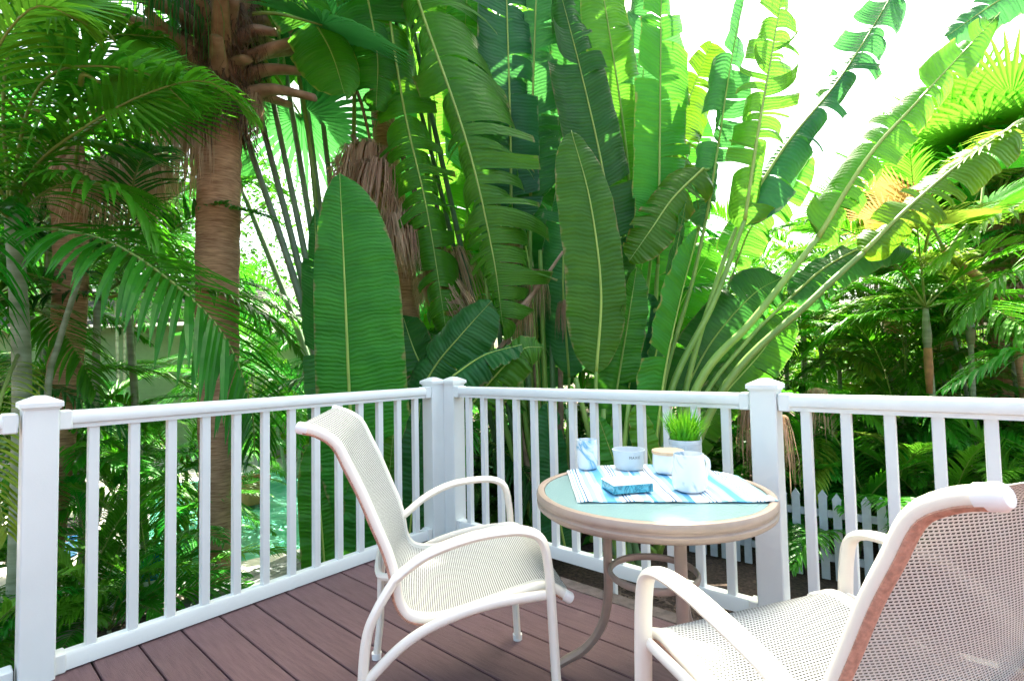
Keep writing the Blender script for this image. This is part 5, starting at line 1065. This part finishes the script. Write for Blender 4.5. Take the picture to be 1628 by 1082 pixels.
for k, (p_, d, hs_, lb) in enumerate(right):
    areca(riglab[k], p_, hs_, lb, grpR, 310+k, 1.0 if d > 6 else .8, 8)
fanlab = ['fan palm with a dense round crown at the right edge, in front', 'fan palm crown just left of the frontmost one at the upper right', 'fan palm beyond the right edge with leaves entering at the top', 'smallest and leftmost fan palm crown against the sky at the right', 'highest fan palm crown at the upper right, farther back']
grpF = 'fan palms at the far right'
for k, (p_, d, h, s_) in enumerate((((7.466,3.196,-0.92),7.0,3.9,1.25),((7.610,4.187,-0.92),8.0,4.1,1.2),((7.673,2.680,-0.92),6.5,4.4,1.3),((7.642,5.187,-0.92),9.0,3.9,1.2),((9.128,4.577,-0.92),8.5,5.2,1.3))):
    fan_palm(fanlab[k], p_, h, [FB, FG], grpF, 350+k, s_, 20, dead=2)
# two sunlit fronds in front on the right
pz = thing('fan_palm', 'low fan palm with orange dried and bright green leaves at the right', 'palm', (6.074,1.696,-0.92))
PZ = Vector(pz.location)
q = MB(); q.tube(spl([PZ-Z*.1, (5.730,1.515,1.326), (4.709,1.207,2.077)], 12), [.04]*12, 10); q.build('trunk', M_TRUNK, pz, smooth=True)
FO = fan_proto(90, M_DEADO, .5, .72, el=30, droop=20, spread=120); FL = fan_proto(91, M_FRONDB, .6, .85, el=40, droop=30, spread=110); FY2 = fan_proto(92, M_FRONDY, .6, .8, el=15, droop=40, spread=110)
for k, (fp, p_, rx, ry, az, s_) in enumerate(((FO,(4.570,1.069,2.046),.0,-.5,2.7,.95),(FL,(4.475,0.980,1.939),0,-.1,-.1,1.0),(FY2,(4.394,1.083,2.020),0,0,-2.2,.9),(FY2,(4.634,1.261,2.120),0,-.3,1.4,1.0),(FL,(4.926,1.026,2.419),0,-.3,.5,.8),(FO,(4.304,1.189,2.044),0,-.2,-2.8,.7))):
    inst(fp, pz, Vector(p_)-PZ, (rx,ry,az), s_)
pzz = thing('feather_palm', 'feather palm with long yellow green sunlit fronds at the far right', 'palm', (5.134,0.563,-0.92))
PY = Vector(pzz.location)
q = MB(); q.tube(spl([PY-Z*.1, (5.242,0.546,1.370), (5.261,0.499,2.415)], 10), [.05]*10, 9); q.build('stem', M_STEMG, pzz, smooth=True)
frond_at(pzz, [(5.261,0.499,2.415),(4.741,0.420,2.825),(4.231,0.364,2.666),(3.828,0.407,2.376)], 36, .36, .034, M_FRONDY, 401, (1,1), 30, 25)
frond_at(pzz, [(5.261,0.499,2.415),(4.670,0.351,2.209),(4.169,0.293,2.092),(3.727,0.343,1.713)], 36, .42, .036, M_FRONDB, 402, (1,1), 35, 15)
frond_at(pzz, [(5.261,0.499,2.415),(4.599,0.276,1.743),(4.154,0.214,1.638),(3.817,0.255,1.267)], 36, .42, .034, M_FROND, 403, (1,1), 45, 10)
frond_at(pzz, [(5.261,0.499,2.415),(4.364,0.119,1.157),(4.086,0.143,1.070),(3.622,0.189,0.804)], 34, .36, .030, M_FROND, 404, (1,1), 45, 10)

# leaf litter / shrubs and the wood beyond
shrlab = ['leafy shrub behind the second gap right of the right post', 'leafy shrub behind the fourth gap right of the right post', 'leafy shrub at the right edge behind the chair back', 'lime leafy shrub just right of the right post', 'leafy shrub under the long pale stalks', 'leafy shrub behind the grass pot', 'leafy shrub behind the bowl and jar', 'leafy shrub behind the left half of the table', 'leafy shrub just right of the corner posts', 'leafy shrub directly behind the corner posts', 'lime shrub rising behind the orange sheathed stem', 'tall lime shrub behind the bare ringed stem', 'leafy shrub beyond the right edge']
shrlab2 = ['leafy shrub at the far edge of the patio behind the left post', 'leafy shrub at the far left edge beyond the patio', 'lime shrub beyond the pool, left of the huge leaf', 'lime shrub beyond the pool, right behind the huge leaf']
grpS = 'leafy shrubs behind the railings'
def shrub(label, p, s, n, ls, mt, seed, group):
    rnd = random.Random(seed); r = thing('shrub', label, 'shrub', p, 0, group); q = MB()
    for k in range(5):
        a = rnd.uniform(0,6.28); q.tube([(0,0,-.05),(math.cos(a)*s[0]*.3,math.sin(a)*s[0]*.3,s[2]*.6),(math.cos(a)*s[0]*.5,math.sin(a)*s[0]*.5,s[2]*1.1)], [.02,.014,.006], 6)
    q.build('stem', M_BOOT, r, smooth=True, off=(0,0,0)); q = MB()
    for k in range(n):
        d = Vector((rnd.gauss(0,1), rnd.gauss(0,1), rnd.gauss(0,1))).normalized()*rnd.random()**.4*rnd.uniform(.8,1.15); c = Vector((d.x*s[0], d.y*s[1], s[2]+d.z*s[2]))
        a = rnd.uniform(0,6.28); T = Vector((math.cos(a), math.sin(a), rnd.uniform(-.7,.4))).normalized(); S = T.cross(Vector((rnd.gauss(0,.4), rnd.gauss(0,.4), 1))).normalized(); l = ls*rnd.uniform(.6,1.3); w = l*.28; Nn = S.cross(T)*w*.35
        if c.z < .02: c.z = .02+rnd.random()*.1
        q.add([c, c+T*l*.45+S*w+Nn, c+T*l, c+T*l*.45-S*w+Nn, c+T*l*.5], [(0,1,4),(1,2,4),(2,3,4),(3,0,4)])
    tag(q.build('crown', mt, r, off=(0,0,0)), kind='stuff'); return r
for k, (p_, d, s_, m_) in enumerate((((5.013,2.375,-0.92),6.0,.9,M_HEDGE),((6.097,2.496,-0.92),6.2,1.0,M_HEDGE),((6.361,1.875,-0.92),5.6,1.0,M_HEDGE),((4.460,2.817,-0.92),6.4,.8,M_HEDGEL),((3.798,3.266,-0.92),6.8,.9,M_HEDGE),((2.557,2.756,-0.92),6.2,.9,M_HEDGE),((1.685,2.420,-0.92),5.8,.8,M_HEDGE),((0.965,2.473,-0.92),5.8,.8,M_HEDGE),((0.244,2.326,-0.92),5.6,.7,M_HEDGE),((-0.294,2.165,-0.92),5.4,.7,M_HEDGE),((6.681,3.755,-0.92),7.5,1.4,M_HEDGEL),((7.789,3.573,-0.92),7.4,1.5,M_HEDGEL),((6.074,1.295,-0.92),5.0,1.0,M_HEDGE))):
    shrub(shrlab[k], p_, (s_*.9,s_*.7,s_*.8), 1500, .15, m_, 500+k, grpS)
for k, (p_, d, s_, m_) in enumerate((((-8.328,7.264,-0.92),9.9,1.5,M_HEDGE),((-9.499,7.050,-0.92),9.6,1.6,M_HEDGE),((-3.677,8.024,-0.92),11,1.3,M_HEDGEL),((-2.067,7.404,-0.92),10.5,1.5,M_HEDGEL))):
    shrub(shrlab2[k], p_, (s_*.9,s_*.7,s_*.8), 1700, .17, m_, 530+k, 'leafy shrubs beyond the patio')
trelab = ['dark leafy tree behind the left post, above the wall', 'dark leafy tree left of the thick brown trunk, farthest back', 'dark leafy tree at the left edge of the view', 'dark leafy tree just behind the thick brown trunk', 'dark leafy tree beyond the left edge']
def tree(label, p, h, cr, n, ls, mt, seed, group):
    rnd = random.Random(seed); r = thing('broadleaf_tree', label, 'tree', p, 0, group); q = MB()
    q.tube(spl([(0,0,-.1),(.1,.05,h*.4),(0,0,h*.75)], 8), [.14,.13,.12,.11,.09,.08,.06,.05], 9); q.build('trunk', M_BOOT, r, smooth=True, off=(0,0,0))
    tips = []
    for k in range(9):
        a = 2.4*k; z0 = h*(.35+.04*k); tip = Vector((math.cos(a)*cr*.7, math.sin(a)*cr*.7, z0+h*rnd.uniform(.1,.45))); tips.append(tip)
        q = MB(); q.tube(spl([(0,0,z0), tip*.5+Vector((0,0,z0*.55)), tip], 7), [.05,.045,.04,.03,.025,.02,.01], 6); q.build('limb', M_BOOT, r, smooth=True, off=(0,0,0))
    q = MB()
    for k in range(n):
        tp_ = rnd.choice(tips); d = Vector((rnd.gauss(0,1), rnd.gauss(0,1), rnd.gauss(0,.8)))*cr*.30; c = tp_ + d
        a = rnd.uniform(0,6.28); T = Vector((math.cos(a), math.sin(a), rnd.uniform(-.9,.2))).normalized(); S = T.cross(Vector((rnd.gauss(0,.4), rnd.gauss(0,.4), 1))).normalized(); l = ls*rnd.uniform(.6,1.3); w = l*.26; Nn = S.cross(T)*w*.35
        q.add([c, c+T*l*.45+S*w+Nn, c+T*l, c+T*l*.45-S*w+Nn, c+T*l*.5], [(0,1,4),(1,2,4),(2,3,4),(3,0,4)])
    tag(q.build('crown', mt, r, off=(0,0,0)), kind='stuff'); return r
for k, (p_, d, h, cr) in enumerate((((-12.208,11.657,-0.92),14.0,8.0,2.8),((-10.116,12.505,-0.92),15.0,8.6,3.0),((-13.420,10.745,-0.92),13.0,7.6,2.8),((-7.958,12.847,-0.92),15.5,8.0,2.6),((-14.755,9.841,-0.92),12.0,7.5,2.8))):
    tree(trelab[k], p_, h, cr, 5200, .20, M_HEDGE, 560+k, 'dark trees behind the left palms')
leaf_mass('far_greenery', 'bright mass of distant greenery closing the view behind the right palms', Vector((9.823,8.032,-0.92))+Z*1.2, (5.5,1.5,1.5), 9000, .26, M_HEDGEL, 581, lump=26)
leaf_mass('far_greenery', 'dark mass of distant greenery behind the middle of the railing', Vector((1.512,7.642,-0.92))+Z*1.0, (4.5,1.3,1.6), 9000, .24, M_HEDGE, 582, lump=22)
